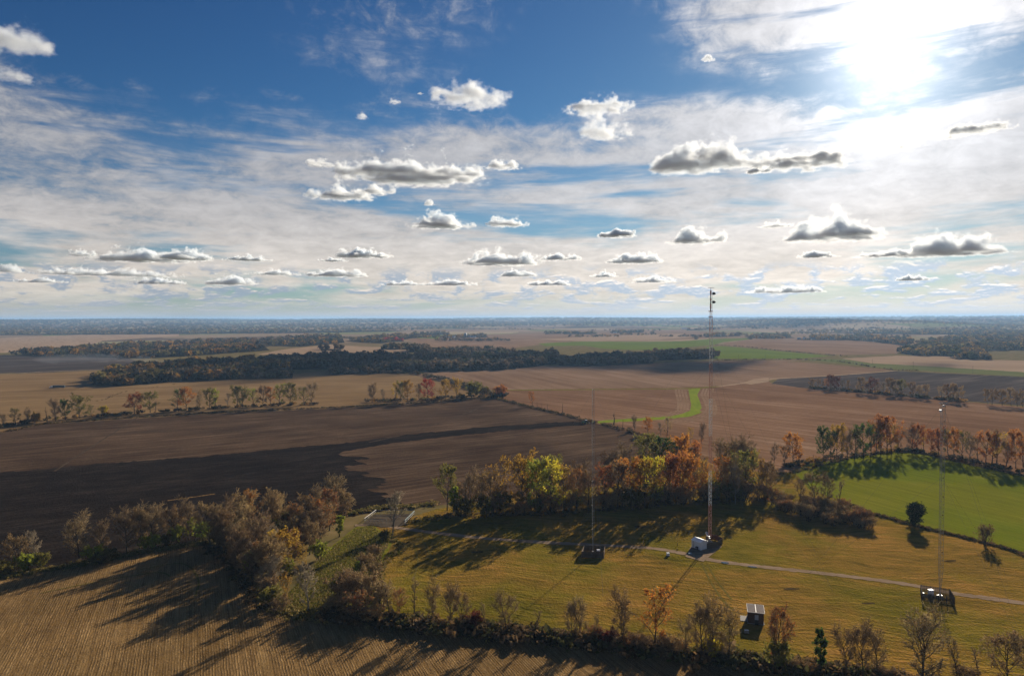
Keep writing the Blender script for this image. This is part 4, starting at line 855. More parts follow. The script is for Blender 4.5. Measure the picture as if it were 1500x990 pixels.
wood([(1392, 524), (1440, 522), (1450, 527), (1400, 526)], 26, (12, 17), 'autumn', 50, label='trees at the edge of the pale field')
wood([(1236, 498), (1240, 490), (1330, 494), (1340, 502), (1322, 506), (1280, 501)], 170, (12, 17), 'darkautumn', 36, label='wood behind the russet field')
wood([(1150, 486), (1240, 483), (1360, 484), (1500, 482), (1650, 482), (1650, 488), (1500, 490), (1350, 490), (1240, 488)], 800, (14, 19), 'autumn', 24, minpx=2.0, label='autumn woods below the far hills')
wood([(-300, 493), (0, 491), (180, 490), (300, 489), (420, 488), (560, 486), (640, 482), (640, 477), (300, 477), (-300, 477)], 3600, (13, 20), 'autumn', 22, minpx=2.2, label='wide autumn forest along the left horizon')
wood([(640, 482), (780, 478), (1000, 477), (1140, 477), (1140, 474.5), (640, 475)], 1500, (13, 19), 'autumn', 18, minpx=1.9, label='broken woods along the horizon')
wood([(1140, 482), (1300, 481), (1650, 482), (1800, 480), (1800, 475), (1140, 476)], 2400, (13, 20), 'autumn', 18, minpx=2.0, label='wide forest along the right horizon')
rl = random.Random(21)
for k in range(22):
    x, y, w_ = rl.uniform(420, 1500), rl.uniform(478.5, 500), rl.uniform(25, 110)
    if 780 < x + w_ / 2 < 1110 and y > 495: y = rl.uniform(479, 488)
    wood([(x, y), (x + w_, y - rl.uniform(-.6, .6)), (x + w_, y + .7), (x, y + .7)], int(w_ * .45), (8, 15), rl.choice(('autumn', 'darkautumn', 'bare')), 30, label='thin far hedgerow between fields', floor=False)
r = np.random.default_rng(5); hp = []
for hx, hy, h, w, l in HILLS:
    k = 520
    hp.append(np.stack([hx + r.normal(size=k) * w * .8, hy + r.normal(size=k) * l * .6], 1))
hp = np.concatenate(hp); dd = np.hypot(hp[:, 0], hp[:, 1]); k = len(hp)
canopy('woodland', hp, np.full(k, 16.0), dd * .0017, 'autumn', 14, r, 'forest on the far hills')
ang = r.uniform(-.85, .85, 5200); dist = 7500 * (30000 / 7500) ** r.random(5200)
hp = np.stack([np.sin(ang) * dist, np.cos(ang) * dist], 1)
canopy('woodland', hp, np.full(5200, 17.0), dist * .0026, 'dark', 12, r, 'forest along the horizon ridges')

def brush_line(name, pix, n, width, h, pal, label=None, per=26):
    """low ragged growth along a line of the photo: clumps of blade-like faces"""
    r = np.random.default_rng(int(pix[0][0] + pix[0][1]) & 0xffff)
    pts = [at(x, y) for x, y in smooth_poly(pix, False, 4.0)]
    seg = np.array([tuple(p)[:2] for p in pts]); L = np.concatenate([[0], np.cumsum(np.linalg.norm(np.diff(seg, axis=0), axis=1))])
    s = r.uniform(0, L[-1], n); X = np.interp(s, L, seg[:, 0]); Y = np.interp(s, L, seg[:, 1])
    P = np.stack([X, Y], 1) + r.normal(size=(n, 2)) * width * .4
    H = h * r.uniform(.5, 1.3, n); W = H * r.uniform(.6, 1.2, n)
    return canopy(name, P, H, W, pal, per, r, label, bottom=.0, qs=.30)
brush_line('brush', [(-250, 671), (0, 634), (60, 622), (180, 613), (330, 604), (470, 598), (600, 591), (690, 585), (720, 582)], 900, 4, 1.5, 'brush', 'dark bank of brush along the ploughed field')
brush_line('brush', [(560, 546), (615, 549), (665, 561), (700, 571), (740, 583)], 160, 8, 5, 'dark', 'overgrown row running down to the ploughed field', 40)
brush_line('brush', [(720, 582), (760, 592), (850, 614), (900, 626), (950, 641), (1015, 662)], 420, 4, 1.8, 'brush', 'dark brush under the fence row')
brush_line('brush', [(100, 574), (140, 588), (180, 575), (260, 562)], 0 + 60, 3, 1.0, 'brush', 'thin brush along the pale field')
brush_line('brush', [(1120, 698), (1165, 691), (1260, 667.5), (1310, 661.5), (1350, 664.5), (1420, 680.5), (1510, 700)], 380, 3, 1.1, 'brush', 'brush under the trees behind the green field')
brush_line('dead_grass', [(1235, 735), (1270, 750), (1340, 770), (1380, 780), (1450, 797), (1520, 818)], 700, 2.0, .9, 'brush', 'dark grass bank below the green field')
brush_line('dead_grass', [(395, 888), (430, 900), (520, 907), (640, 919), (750, 931), (870, 946), (1000, 959), (1100, 973), (1240, 992), (1500, 1030)], 2600, 5, 1.0, 'grass', 'tan grass and weeds under the nearest hedge', 22)
brush_line('brush', [(480, 904), (640, 920), (750, 932), (870, 946), (1000, 960), (1100, 974), (1240, 993), (1500, 1030)], 800, 4.5, 2.6, 'brush', 'brown weeds in the nearest hedge', 34)
brush_line('dead_grass', [(-60, 855), (0, 846), (60, 836), (125, 826), (200, 811), (300, 795)], 900, 4, 1.0, 'grass', 'grass under the left hedge', 22)
brush_line('dead_grass', [(300, 797), (340, 830), (380, 878), (400, 892)], 260, 4, 1.3, 'brush', 'weeds along the thicket edge', 24)
brush_line('dead_grass', [(600, 764), (660, 756), (800, 752), (880, 748), (960, 741), (1040, 735), (1140, 732)], 500, 6, 1.1, 'brush', 'weeds along the wood edge', 24)
brush_line('dead_grass', [(515, 752), (560, 744), (610, 742), (640, 738)], 200, 4, 1.2, 'grass', 'grass behind the concrete pad', 24)
brush_line('dead_grass', [(568, 790), (590, 800), (560, 830), (550, 870), (560, 905)], 300, 3, .9, 'grass', 'tan grass between pasture and meadow', 22)
brush_line('brush', [(1040, 505), (1090, 508), (1125, 512), (1200, 519), (1240, 522)], 110, 6, 3, 'dark', 'bushes along the far green field', 20)
brush_line('brush', [(1050, 528), (1120, 526.5), (1180, 527), (1230, 530), (1307, 542), (1345, 543)], 150, 6, 2.6, 'dark', 'bushes along the far ditch', 20)
for nm, ln, n_, h_ in (('undergrowth along the row beyond the ploughed field', [(0, 628), (60, 617), (180, 608), (330, 598), (465, 592)], 150, 3.4), ('undergrowth along the short row above the tilled strip', [(540, 589), (600, 587), (690, 582), (735, 582)], 80, 3.6), ('undergrowth behind the bright green field', [(1150, 684), (1170, 682), (1210, 673), (1260, 668), (1310, 661), (1350, 663), (1420, 677), (1510, 696)], 120, 2.6), ('undergrowth in the row before the grey field', [(1186, 569), (1250, 573.5), (1330, 580.5), (1410, 588)], 110, 3.4)):
    brush_line('undergrowth', ln, n_, 5, h_, 'darkautumn', nm, 40)
# standing stubble and tufts of the near fields
def tufts(name, poly, n, h, w, pal, label, rows=None):
    r = np.random.default_rng(3)
    px = sample_poly(poly, n, r) if rows is None else None
    if px is not None:
        P = np.array([tuple(at(*p))[:2] for p in px])
    else:
        a, c = at(*rows[0]), at(*rows[1]); d = np.array([c.x - a.x, c.y - a.y]); d /= np.linalg.norm(d); q = np.array([-d[1], d[0]])
        G = np.array([tuple(at(*p))[:2] for p in poly]); U, Wd = G @ d, G @ q
        P = np.stack([r.uniform(U.min(), U.max(), n * 3), np.round(r.uniform(Wd.min(), Wd.max(), n * 3) / rows[2]) * rows[2] + r.normal(size=n * 3) * .05], 1)
        P = P[:, :1] * d + P[:, 1:] * q
        pg = [tuple(g) for g in G]; P = np.array([p for p in P if inside(p[0], p[1], pg)])[:n]
    n = len(P); g = r.normal(size=(n, 2)); g /= np.linalg.norm(g, axis=1)[:, None]
    H = h * r.uniform(.5, 1.4, n); lean = r.normal(size=(n, 2)) * h * .35
    A = np.column_stack([P - g * w / 2, np.zeros(n)]); B = np.column_stack([P + g * w / 2, np.zeros(n)]); C = np.column_stack([P + lean, H])
    z0 = .1
    V = np.stack([A, B, C], 1).reshape(-1, 3); V[:, 2] += z0
    c = np.array(PAL[pal])[r.integers(0, len(PAL[pal]), n)] * r.uniform(.7, 1.2, (n, 1))
    me = mesh_np(name, V, np.arange(3 * n), 3, [TINT], None, np.repeat(c, 3, 0))
    return tag(link(name, me), label, None, None, 'stuff')
tufts('stubble', [(0, 852), (125, 833), (300, 803), (380, 886), (520, 912), (750, 936), (1000, 964), (1200, 992), (0, 992)], 70000, .30, .16, 'straw', 'short cut stalks in rows on the near field', rows=((300, 990), (286, 560), .76))
tufts('grass', [(402, 890), (430, 862), (480, 808), (520, 775), (545, 768), (570, 797), (552, 830), (542, 880), (556, 905), (430, 899)], 16000, .55, .35, 'grass', 'uneven grass of the rough pasture')
# ------------------------------------------------------------------ masts, huts, vehicles and farms
def z_at(p, py):
    """height above the ground of photo row py straight over the place p"""
    q = CAM_R.inverted() @ (Vector((p.x, p.y, 0)) - Vector((0, 0, CAM_H)))
    e = CAM_R.inverted() @ Vector((0, 0, 1))
    k = (495 - py) / 1000.0
    return (-k * q.z - q.y) / (e.y + k * e.z)
STEEL = flat_mat('galvanised_steel', (.33, .34, .35), .45, .5, .6, 2, .2)
DARKSTEEL = flat_mat('dark_steel', (.09, .09, .095), .55, .4, .4, 2, .2)
REDP = flat_mat('mast_red_paint', (.62, .33, .25), .5, .4, 0, 3, .25)
WHITEP = flat_mat('mast_white_paint', (.80, .79, .76), .5, .4, 0, 3, .15)
BLACK = flat_mat('black_plastic', (.02, .02, .022), .5, .4)
WIRE = flat_mat('guy_wire', (.16, .16, .165), .4, .5, .7)
BOARD = flat_mat('weathered_board', (.10, .075, .055), .9, .1, 0, 2.5, .4, stretch=(3, 3, .5))
BOARDTAN = flat_mat('tan_board', (.26, .19, .13), .9, .1, 0, 2.5, .35, stretch=(3, 3, .5))
BOARDRED = flat_mat('red_stained_board', (.17, .075, .045), .9, .1, 0, 2.5, .35, stretch=(3, 3, .5))
METALW = flat_mat('white_metal_siding', (.66, .68, .70), .55, .4, .0, .8, .10)
ROOFW = flat_mat('white_metal_roof', (.72, .73, .74), .4, .5, .1, .8, .12)
CONC = flat_mat('concrete', (.30, .28, .25), .9, .2, 0, 1.2, .25)
BRICKM = flat_mat('dark_brown_siding', (.105, .072, .052), .9, .15, 0, 3, .35, stretch=(1, 1, 4))
ROOFG = flat_mat('grey_membrane_roof', (.17, .142, .128), .92, .05, 0, 1.0, .2)
TRIM = flat_mat('pale_trim', (.55, .53, .50), .6, .3)
DOORB = flat_mat('pale_blue_door', (.30, .36, .42), .55, .4)
WHITE = flat_mat('white_cabinet', (.78, .79, .80), .35, .5)

def lattice(parent, z0, z1, w0, w1, step, rl, rb, mat, name='mast_section'):
    """a length of three-legged lattice: legs, horizontals and diagonals in one section"""
    bm = bmesh.new(); n = max(1, round((z1 - z0) / step))
    def c(i, z):
        w = w0 + (w1 - w0) * (z - z0) / (z1 - z0); a = R(90) + i * R(120) + R(17)
        return Vector((math.cos(a) * w / 1.732, math.sin(a) * w / 1.732, z))
    for i in range(3): bar(bm, c(i, z0), c(i, z1), rl, 5)
    for k in range(n):
        a, b = z0 + (z1 - z0) * k / n, z0 + (z1 - z0) * (k + 1) / n
        for i in range(3):
            j = (i + 1) % 3
            bar(bm, c(i, b - .02), c(j, b - .02), rb, 4)
            if (k + i) % 2: bar(bm, c(i, a), c(j, b), rb, 4)
            else: bar(bm, c(j, a), c(i, b), rb, 4)
    return bm_obj(name, bm, mat, parent)
def guys(parent, levels, radius, az0):
    for k in range(3):
        a = az0 + k * R(120)
        for z in levels:
            bm = bmesh.new(); bar(bm, (0, 0, z), (math.cos(a) * radius, math.sin(a) * radius, .3), .018, 4)
            bm_obj('guy_wire', bm, WIRE, parent)
# tall red and white mast
p = at(1039.3, 795); mast = tag(empty('radio_mast', p), 'tall red and white guyed lattice mast rising above the horizon', 'mast')
bm = bmesh.new(); box(bm, -1.1, 1.1, -1.1, 1.1, 0, .9); bm_obj('footing', bm, CONC, mast)
bands = [795, 740, 690, 639, 584, 533, 493, 464]; zs = [z_at(p, y) for y in bands]; zs[0] = 2.2
bm = bmesh.new(); bar(bm, (0, 0, .9), (0, 0, 2.25), .22, 8, 0, .5); bm_obj('insulator', bm, WHITEP, mast)
for i in range(7): lattice(mast, zs[i], zs[i + 1], 1.35, 1.35, 1.45, .085, .05, REDP if i % 2 == 0 else WHITEP)
zt = z_at(p, 421.5); zr = z_at(p, 456)
lattice(mast, zs[7], zr, .9, .9, 1.0, .09, .05, WHITEP, 'upper_section')
bm = bmesh.new()
for z in (zs[7] + .05, zr):
    bm = bmesh.new(); bmesh.ops.create_cone(bm, cap_ends=True, segments=12, radius1=.95, radius2=.95, depth=.35, matrix=Matrix.Translation((0, 0, z))); bm_obj('collar', bm, REDP, mast)
bm = bmesh.new(); bar(bm, (0, 0, zr), (0, 0, zt - 1.2), .30, 8, 0, .22); bm_obj('top_pole', bm, STEEL, mast)
for a, b in ((zt - 3.2, zt - 1.3), (zt - 9.2, zt - 7.0), (zt - 5.6, zt - 4.6)):
    bm = bmesh.new(); bar(bm, (0, 0, a), (0, 0, b), .36, 8); bm_obj('pole_band', bm, REDP, mast)
bm = bmesh.new(); bar(bm, (-1.4, 0, zt), (1.4, 0, zt), .09, 6); bar(bm, (0, 0, zt - 1.3), (0, 0, zt), .09, 6); bm_obj('crossbar', bm, STEEL, mast)
for y in (430, 442.5):
    z = z_at(p, y); bm = bmesh.new(); q = Matrix.Translation((1.15, -.3, z)) @ Matrix.Rotation(R(90), 4, 'Y') @ Matrix.Rotation(R(25), 4, 'X')
    bmesh.ops.create_cone(bm, cap_ends=True, segments=16, radius1=.62, radius2=.55, depth=.9, matrix=q)
    bmesh.ops.create_uvsphere(bm, u_segments=12, v_segments=6, radius=.55, matrix=q @ Matrix.Translation((0, 0, .4)))
    d = bm_obj('dish', bm, BLACK, mast); bm = bmesh.new(); bar(bm, (.2, 0, z), (.9, -.2, z), .09, 6); bm_obj('dish_arm', bm, STEEL, d)
bm = bmesh.new(); bar(bm, (.75, 0, zr), (.75, 0, zt - 2), .05, 5); bm_obj('feed_line', bm, BLACK, mast)
guys(mast, (zs[7] - .5, zs[5], zs[3]), 62, R(58))
# two thinner masts
def small_mast(px, py, top, w, label, mat, rl, rb, extra):
    p = at(px, py); o = tag(empty('radio_mast', p), label, 'mast', 'thin grey masts'); zt = z_at(p, top)
    bm = bmesh.new(); box(bm, -.8, .8, -.8, .8, 0, .7); bm_obj('footing', bm, CONC, o)
    bm = bmesh.new(); bar(bm, (0, 0, .7), (0, 0, 1.7), .16, 8, 0, .3); bm_obj('insulator', bm, WHITEP, o)
    z1 = 10.0; lattice(o, 1.7, z1, .25, w, 1.1, rl, rb, mat, 'tapered_base')
    n = 6
    for k in range(n): lattice(o, z1 + (zt - z1) * k / n, z1 + (zt - z1) * (k + 1) / n, w, w, 1.25, rl, rb, mat)
    guys(o, (zt * .62, zt - .8), zt * .62, R(28))
    if extra:
        bm = bmesh.new(); bar(bm, (-w, 0, zt - .1), (w, 0, zt - .1), .09, 6); bmesh.ops.create_uvsphere(bm, u_segments=8, v_segments=6, radius=.35, matrix=Matrix.Translation((.3, 0, zt - 1.1))); bm_obj('top_light', bm, WHITE, o)
        bm = bmesh.new(); box(bm, -1.2, -.5, -.3, .3, zt - 3.2, zt - 2.4); bm_obj('antenna_box', bm, WHITE, o)
        for k in range(1, 9):
            bm = bmesh.new(); z = z1 + (zt - z1) * k / 9; box(bm, -.15, .15, -.9, -.7, z, z + .3); bm_obj('insulator_clamp', bm, BOARD, o)
    return o
small_mast(868.5, 813, 570, .95, 'thin grey lattice mast in the left board enclosure', STEEL, .045, .022, False)
small_mast(1377, 876, 590, 1.45, 'thin grey lattice mast with white top fittings in the right enclosure', STEEL, .05, .028, True)

# board enclosures round the mast feet
def enclosure(corners, h, label, mats, gap, open_side=None, floor=None, step=.30):
    """boards nailed upright to rails between posts, each side a part with its boards; corners in photo pixels"""
    P = [at(*c) if len(c) == 2 else Vector(c) for c in corners]
    c0 = sum(P, Vector()) / len(P); o = tag(empty('board_fence', (c0.x, c0.y, .15)), label, 'fence')
    for i in range(len(P)):
        a, b = P[i], P[(i + 1) % len(P)]
        if open_side == i: continue
        d = b - a; L = d.length; ang = math.atan2(d.y, d.x); mt = mats[i % len(mats)]
        fr = bmesh.new()
        box(fr, 0.06, L - .06, .03, .10, .5, .62); box(fr, 0.06, L - .06, .03, .10, h - .5, h - .38)
        s = bm_obj('fence_rail', fr, mt, o); s.location = (a.x - c0.x, a.y - c0.y, 0); s.rotation_euler = (0, 0, ang)
        n = int(L / step); me = None
        for k in range(n):
            rr = random.Random(k * 7 + i)
            if me is None:
                bm = bmesh.new(); box(bm, 0, step - gap, -.02, .025, .08, h); bd = bm_obj('board', bm, mt, s); me = bd.data
            else: bd = link('board', me, s)
            bd.location = (.05 + k * (L - .1) / n, 0, rr.uniform(-.04, .04)); bd.rotation_euler = (0, rr.uniform(-.012, .012), 0)
        for k in range(int(L / 2.4) + 1):
            bm = bmesh.new(); x = min(L - .06, max(.06, k * L / max(1, int(L / 2.4)))); box(bm, x - .06, x + .06, .105, .225, -.15, h - .1); bm_obj('post', bm, mt, s)
    return o
enclosure([(856, 808), (886, 809), (884.5, 817.5), (852, 817)], 2.7, 'weathered board enclosure round the foot of the left mast', [BOARD, BOARDTAN, BOARD, BOARDTAN], .02)
enclosure([(1349, 868), (1391, 874.5), (1398, 886), (1351, 880.5)], 2.9, 'dark open slatted enclosure round the foot of the right mast', [BOARD], .13)
enclosure([(1036, 804.5), (1051, 802), (1058.5, 797), (1048, 791.5), (1034, 791)], 2.6, 'dark board enclosure beside the white shelter', [BOARD, BOARD, BOARDRED, BOARDRED, BOARD], .02)
def cabinet(px, py, w, d, h, label, mat=WHITE, rot=0.2, name='equipment_cabinet'):
    o = tag(empty(name, at(px, py, .15), rot), label, 'cabinet')
    bm = bmesh.new(); box(bm, -w / 2, w / 2, -d / 2, d / 2, .15, h); bmesh.ops.bevel(bm, geom=bm.edges[:], offset=.04, segments=1, affect='EDGES'); bm_obj('body', bm, mat, o)
    bm = bmesh.new(); box(bm, -w / 2 - .06, w / 2 + .06, -d / 2 - .06, d / 2 + .06, h, h + .1); bm_obj('lid', bm, mat, o)
    bm = bmesh.new(); box(bm, -w / 2 - .1, w / 2 + .1, -d / 2 - .1, d / 2 + .1, -.1, .15); bm_obj('plinth', bm, CONC, o)
    bm = bmesh.new(); box(bm, -w / 2 + .08, w / 2 - .08, -d / 2 - .03, -d / 2 - .002, .25, h - .1); dr = bm_obj('door', bm, mat, o)
    bm = bmesh.new(); box(bm, w / 2 - .25, w / 2 - .18, -d / 2 - .07, -d / 2 - .031, h * .5, h * .5 + .2); bm_obj('handle', bm, BLACK, dr)
    return o
cabinet(876.5, 811.5, 1.2, .9, 1.9, 'white cabinet inside the left board enclosure')
cabinet(868, 812.5, 1.0, .7, .8, 'small pale box beside the left mast foot', STEEL)
cabinet(1363.5, 871.5, 1.6, 1.2, 2.0, 'bright white cabinet inside the slatted right enclosure', WHITE, .3)
cabinet(1352.2, 872, .6, .5, .9, 'small white box in the corner of the right enclosure')
cabinet(1376, 874.5, 1.9, 1.0, .7, 'low pale box at the right mast foot', STEEL)
cabinet(978.5, 813.5, 1.1, .9, 1.15, 'small white lidded box beside the gravel track')
cabinet(1093.6, 926, 1.2, .8, .7, 'small grey box in the grass below the brown hut', STEEL, -.1)
cabinet(1010.7, 811.5, 1.0, .6, .5, 'pale blue box on the track by the white shelter', flat_mat('pale_blue_metal', (.35, .52, .62), .4, .5))

# white metal shelter with gabled roof
a, b = at(1013, 801.5), at(1026, 806.5); d = b - a; L = d.length; ang = math.atan2(d.y, d.x); W = 4.3; HW = 3.3
sh = tag(empty('equipment_shelter', (a.x, a.y, .15), ang), 'white metal shelter with a low gabled roof at the tall mast', 'shelter')
bm = bmesh.new(); box(bm, -.15, L + .15, -.15, W + .15, -.15, .12); bm_obj('slab', bm, CONC, sh)
bm = bmesh.new(); v = [bm.verts.new(q) for q in ((0, 0, .12), (L, 0, .12), (L, W, .12), (0, W, .12), (0, 0, HW), (L, 0, HW), (L, W, HW), (0, W, HW), (0, W / 2, HW + .75), (L, W / 2, HW + .75))]
for f in ((0, 1, 5, 4), (1, 2, 6, 9, 5), (2, 3, 7, 6), (3, 0, 4, 8, 7), (3, 2, 1, 0), (4, 5, 9, 8), (8, 9, 6, 7)): bm.faces.new([v[i] for i in f])
wall = bm_obj('wall', bm, METALW, sh)
for i in range(1, int(L / .9)):
    bm = bmesh.new(); box(bm, i * .9 - .03, i * .9 + .03, -.035, -.001, .14, HW - .02); bm_obj('wall_rib', bm, METALW, wall)
for s in (0, 1):
    bm = bmesh.new(); y0, y1 = (-.25, W / 2) if s == 0 else (W / 2, W + .25); z0, z1 = (HW - .05, HW + .80) if s == 0 else (HW + .80, HW - .05)
    q = [(-.25, y0, z0), (L + .25, y0, z0), (L + .25, y1, z1), (-.25, y1, z1)]
    top = [bm.verts.new((x, y, z + .09)) for x, y, z in q]; bot = [bm.verts.new((x, y, z + .004)) for x, y, z in q]
    bm.faces.new(top); bm.faces.new(bot[::-1])
    for i in range(4): bm.faces.new((bot[i], bot[(i + 1) % 4], top[(i + 1) % 4], top[i]))
    bm_obj('roof', bm, ROOFW, sh)
bm = bmesh.new(); box(bm, .55, 1.55, -.06, -.002, .14, 2.3); dr = bm_obj('door', bm, TRIM, sh)
bm = bmesh.new(); box(bm, 1.38, 1.46, -.12, -.061, 1.1, 1.25); bm_obj('handle', bm, BLACK, dr)
bm = bmesh.new(); box(bm, .9, 1.25, -.2, -.002, 2.6, 2.85); bm_obj('wall_light', bm, BLACK, sh)
for x in (3.0,):
    bm = bmesh.new(); box(bm, x, x + 1.0, -.9, -.02, .1, 1.3); ac = bm_obj('air_conditioner', bm, DARKSTEEL, sh)
    bm = bmesh.new(); bmesh.ops.create_cone(bm, cap_ends=True, segments=14, radius1=.36, radius2=.36, depth=.08, matrix=Matrix.Translation((x + .5, -.95, .75)) @ Matrix.Rotation(R(90), 4, 'X')); bm_obj('fan_cover', bm, STEEL, ac)
bm = bmesh.new(); bar(bm, (L + .4, W * .8, .1), (L + .4, W * .8, HW + .3), .05, 6); bm_obj('conduit', bm, STEEL, sh)
# satellite dish behind the shelter
dp = at(1036, 793.5, .15); ds = tag(empty('satellite_dish', dp), 'grey satellite dish leaning behind the white shelter', 'dish')
bm = bmesh.new(); bar(bm, (0, 0, 0), (0, 0, 3.0), .08, 8); bm_obj('post', bm, STEEL, ds)
bm = bmesh.new(); q = Matrix.Translation((0, 0, 3.4)) @ Matrix.Rotation(R(40), 4, 'Y') @ Matrix.Rotation(R(25), 4, 'X')
for i in range(4):
    pass
bmesh.ops.create_cone(bm, cap_ends=False, segments=20, radius1=.25, radius2=1.3, depth=.45, matrix=q); bmesh.ops.create_circle(bm, cap_ends=True, segments=20, radius=.25, matrix=q @ Matrix.Translation((0, 0, -.225)))
bm_obj('reflector', bm, STEEL, ds)
# brown hut
a, b = at(1096, 912.8), at(1118.8, 915.5); d = b - a; L = d.length; ang = math.atan2(d.y, d.x); W = 6.2; HW = 3.7
ht = tag(empty('equipment_hut', (a.x, a.y, .15), ang), 'dark brown hut with a flat grey roof near the hedge', 'hut')
bm = bmesh.new(); box(bm, -.2, L + .2, -.2, W + .2, -.15, .1); bm_obj('slab', bm, CONC, ht)
bm = bmesh.new(); box(bm, 0, L, 0, W, .1, HW); wall = bm_obj('wall', bm, BRICKM, ht)
for i in range(1, int(L / .6)):
    bm = bmesh.new(); box(bm, i * .6 - .02, i * .6 + .02, -.03, -.001, .12, HW - .03); bm_obj('batten', bm, BRICKM, wall)
for i in range(1, int(W / .6)):
    bm = bmesh.new(); box(bm, -.03, -.001, i * .6 - .02, i * .6 + .02, .12, HW - .03); bm_obj('batten', bm, BRICKM, wall)
bm = bmesh.new(); box(bm, -.22, L / 2, -.22, W + .22, HW + .002, HW + .16); rf = bm_obj('roof', bm, ROOFG, ht)
bm = bmesh.new(); box(bm, L / 2, L + .22, -.22, W + .22, HW + .002, HW + .155); bm_obj('roof', bm, ROOFG, ht)
bm = bmesh.new(); box(bm, L / 2 - .12, L / 2 + .12, -.23, W + .23, HW + .157, HW + .24); bm_obj('roof_seam', bm, TRIM, rf)
for (x0, x1, y0, y1) in ((-.30, -.222, -.3, W + .3), (L + .222, L + .30, -.3, W + .3), (-.222, L + .222, -.30, -.222), (-.222, L + .222, W + .222, W + .30)):
    bm = bmesh.new(); box(bm, x0, x1, y0, y1, HW - .02, HW + .2); bm_obj('roof_edge', bm, TRIM, ht)
bm = bmesh.new(); box(bm, 2.0, 3.15, -.07, -.002, 1.35, 3.0); wn = bm_obj('louvre', bm, DOORB, ht)
for i in range(5):
    bm = bmesh.new(); box(bm, 2.06, 3.09, -.11, -.071, 1.45 + i * .3, 1.65 + i * .3); bm_obj('slat', bm, DOORB, wn)
bm = bmesh.new(); box(bm, 2.05, 3.1, -.75, -.03, .1, 1.3); bm_obj('air_conditioner', bm, BLACK, ht)
bm = bmesh.new(); box(bm, -.08, -.032, 3.4, 4.4, .12, 2.3); dr = bm_obj('door', bm, flat_mat('brown_door', (.12, .09, .07), .6, .3), ht)
bm = bmesh.new(); box(bm, -.14, -.081, 4.15, 4.25, 1.1, 1.25); bm_obj('handle', bm, STEEL, dr)
bm = bmesh.new(); box(bm, -2.4, -.21, 1.2, 5.4, -.15, .06); bm_obj('doorstep', bm, CONC, ht)

# the fenced pad at the end of the track
pad = tag(empty('pad_railing', at(567, 758)), 'posts and pale rails round the concrete pad at the track end', 'railing')
c0 = at(567, 758)
def rail(p, q, mat, h, n):
    A, B = at(*p) - c0, at(*q) - c0; bm = bmesh.new()
    bar(bm, A + Vector((0, 0, h)), B + Vector((0, 0, h)), .16, 6); r0 = bm_obj('rail', bm, mat, pad)
    bm = bmesh.new(); bar(bm, A + Vector((0, 0, h * .5)), B + Vector((0, 0, h * .5)), .06, 6); bm_obj('rail', bm, STEEL, pad)
    for k in range(n):
        t_ = A.lerp(B, k / (n - 1)); bm = bmesh.new(); bar(bm, t_, t_ + Vector((0, 0, h - .1)), .08, 6); bm_obj('post', bm, STEEL, r0)
TEAL = flat_mat('teal_rail', (.10, .20, .21), .5, .4)
rail((534, 765), (551, 752), TRIM, 2.0, 5); rail((593, 768), (607, 754), TEAL, 2.0, 5); rail((551, 752), (607, 753), STEEL, 1.9, 9)
rail((536, 765), (566, 766.5), STEEL, 1.9, 6)
def barrier(px, py, label):
    o = tag(empty('barrier', at(px, py, .2), .9), label, 'barrier')
    for i, m_ in enumerate((WHITEP, REDP, WHITEP, REDP)):
        bm = bmesh.new(); bar(bm, (-2.6 + i * 1.3, 0, 1.1), (-1.3 + i * 1.3, 0, 1.1), .17, 8); bm_obj('stripe', bm, m_, o)
    for x in (-2.3, 2.2):
        bm = bmesh.new(); bar(bm, (x, 0, 0), (x, 0, 1.0), .1, 8); bm_obj('post', bm, STEEL, o)
barrier(581, 760, 'red and white striped barrier on the concrete pad')
def marker(px, py, label):
    o = tag(empty('marker_post', at(px, py)), label, 'post')
    bm = bmesh.new(); bar(bm, (0, 0, 0), (0, 0, 1.3), .09, 6); bm_obj('post', bm, BOARD, o)
    bm = bmesh.new(); bar(bm, (0, 0, 1.302), (0, 0, 2.2), .07, 6); bm_obj('flag', bm, REDP, o)
marker(942.5, 798, 'thin red marker post behind the small dark bush')
marker(992.5, 799, 'thin red marker post left of the white shelter')

# vehicles
def wheel(parent, x, y, r, w, mat_t=BLACK, mat_h=STEEL):
    q = Matrix.Translation((x, y, r)) @ Matrix.Rotation(R(90), 4, 'X')
    bm = bmesh.new(); bmesh.ops.create_cone(bm, cap_ends=True, segments=18, radius1=r, radius2=r, depth=w, matrix=q)
    bmesh.ops.bevel(bm, geom=[e for e in bm.edges if len(e.link_faces) == 2 and e.calc_face_angle() > 1], offset=w * .18, segments=2, affect='EDGES')
    wh = bm_obj('wheel', bm, mat_t, parent)
    bm = bmesh.new(); bmesh.ops.create_cone(bm, cap_ends=True, segments=14, radius1=r * .5, radius2=r * .5, depth=w * 1.06, matrix=q); bm_obj('hub', bm, mat_h, wh)
GREENP = flat_mat('green_paint', (.03, .16, .07), .35, .5); YEL = flat_mat('yellow_paint', (.55, .42, .04), .4, .5); GLASS = flat_mat('dark_glass', (.03, .045, .05), .08, .6)
tp_ = at(857.5, 620.3, .15); tr = tag(empty('tractor', tp_, R(186)), 'green tractor with a pale cab roof ploughing by the fence row', 'tractor')
bm = bmesh.new(); box(bm, .2, 3.1, -.5, .5, 1.1, 2.15); bmesh.ops.bevel(bm, geom=bm.edges[:], offset=.12, segments=2, affect='EDGES'); bm_obj('hood', bm, GREENP, tr)
bm = bmesh.new(); box(bm, -1.7, .18, -.85, .85, .9, 1.6); bm_obj('body', bm, GREENP, tr)
bm = bmesh.new(); box(bm, -1.5, .15, -.85, .85, 1.602, 3.2); cb = bm_obj('cab', bm, GLASS, tr)
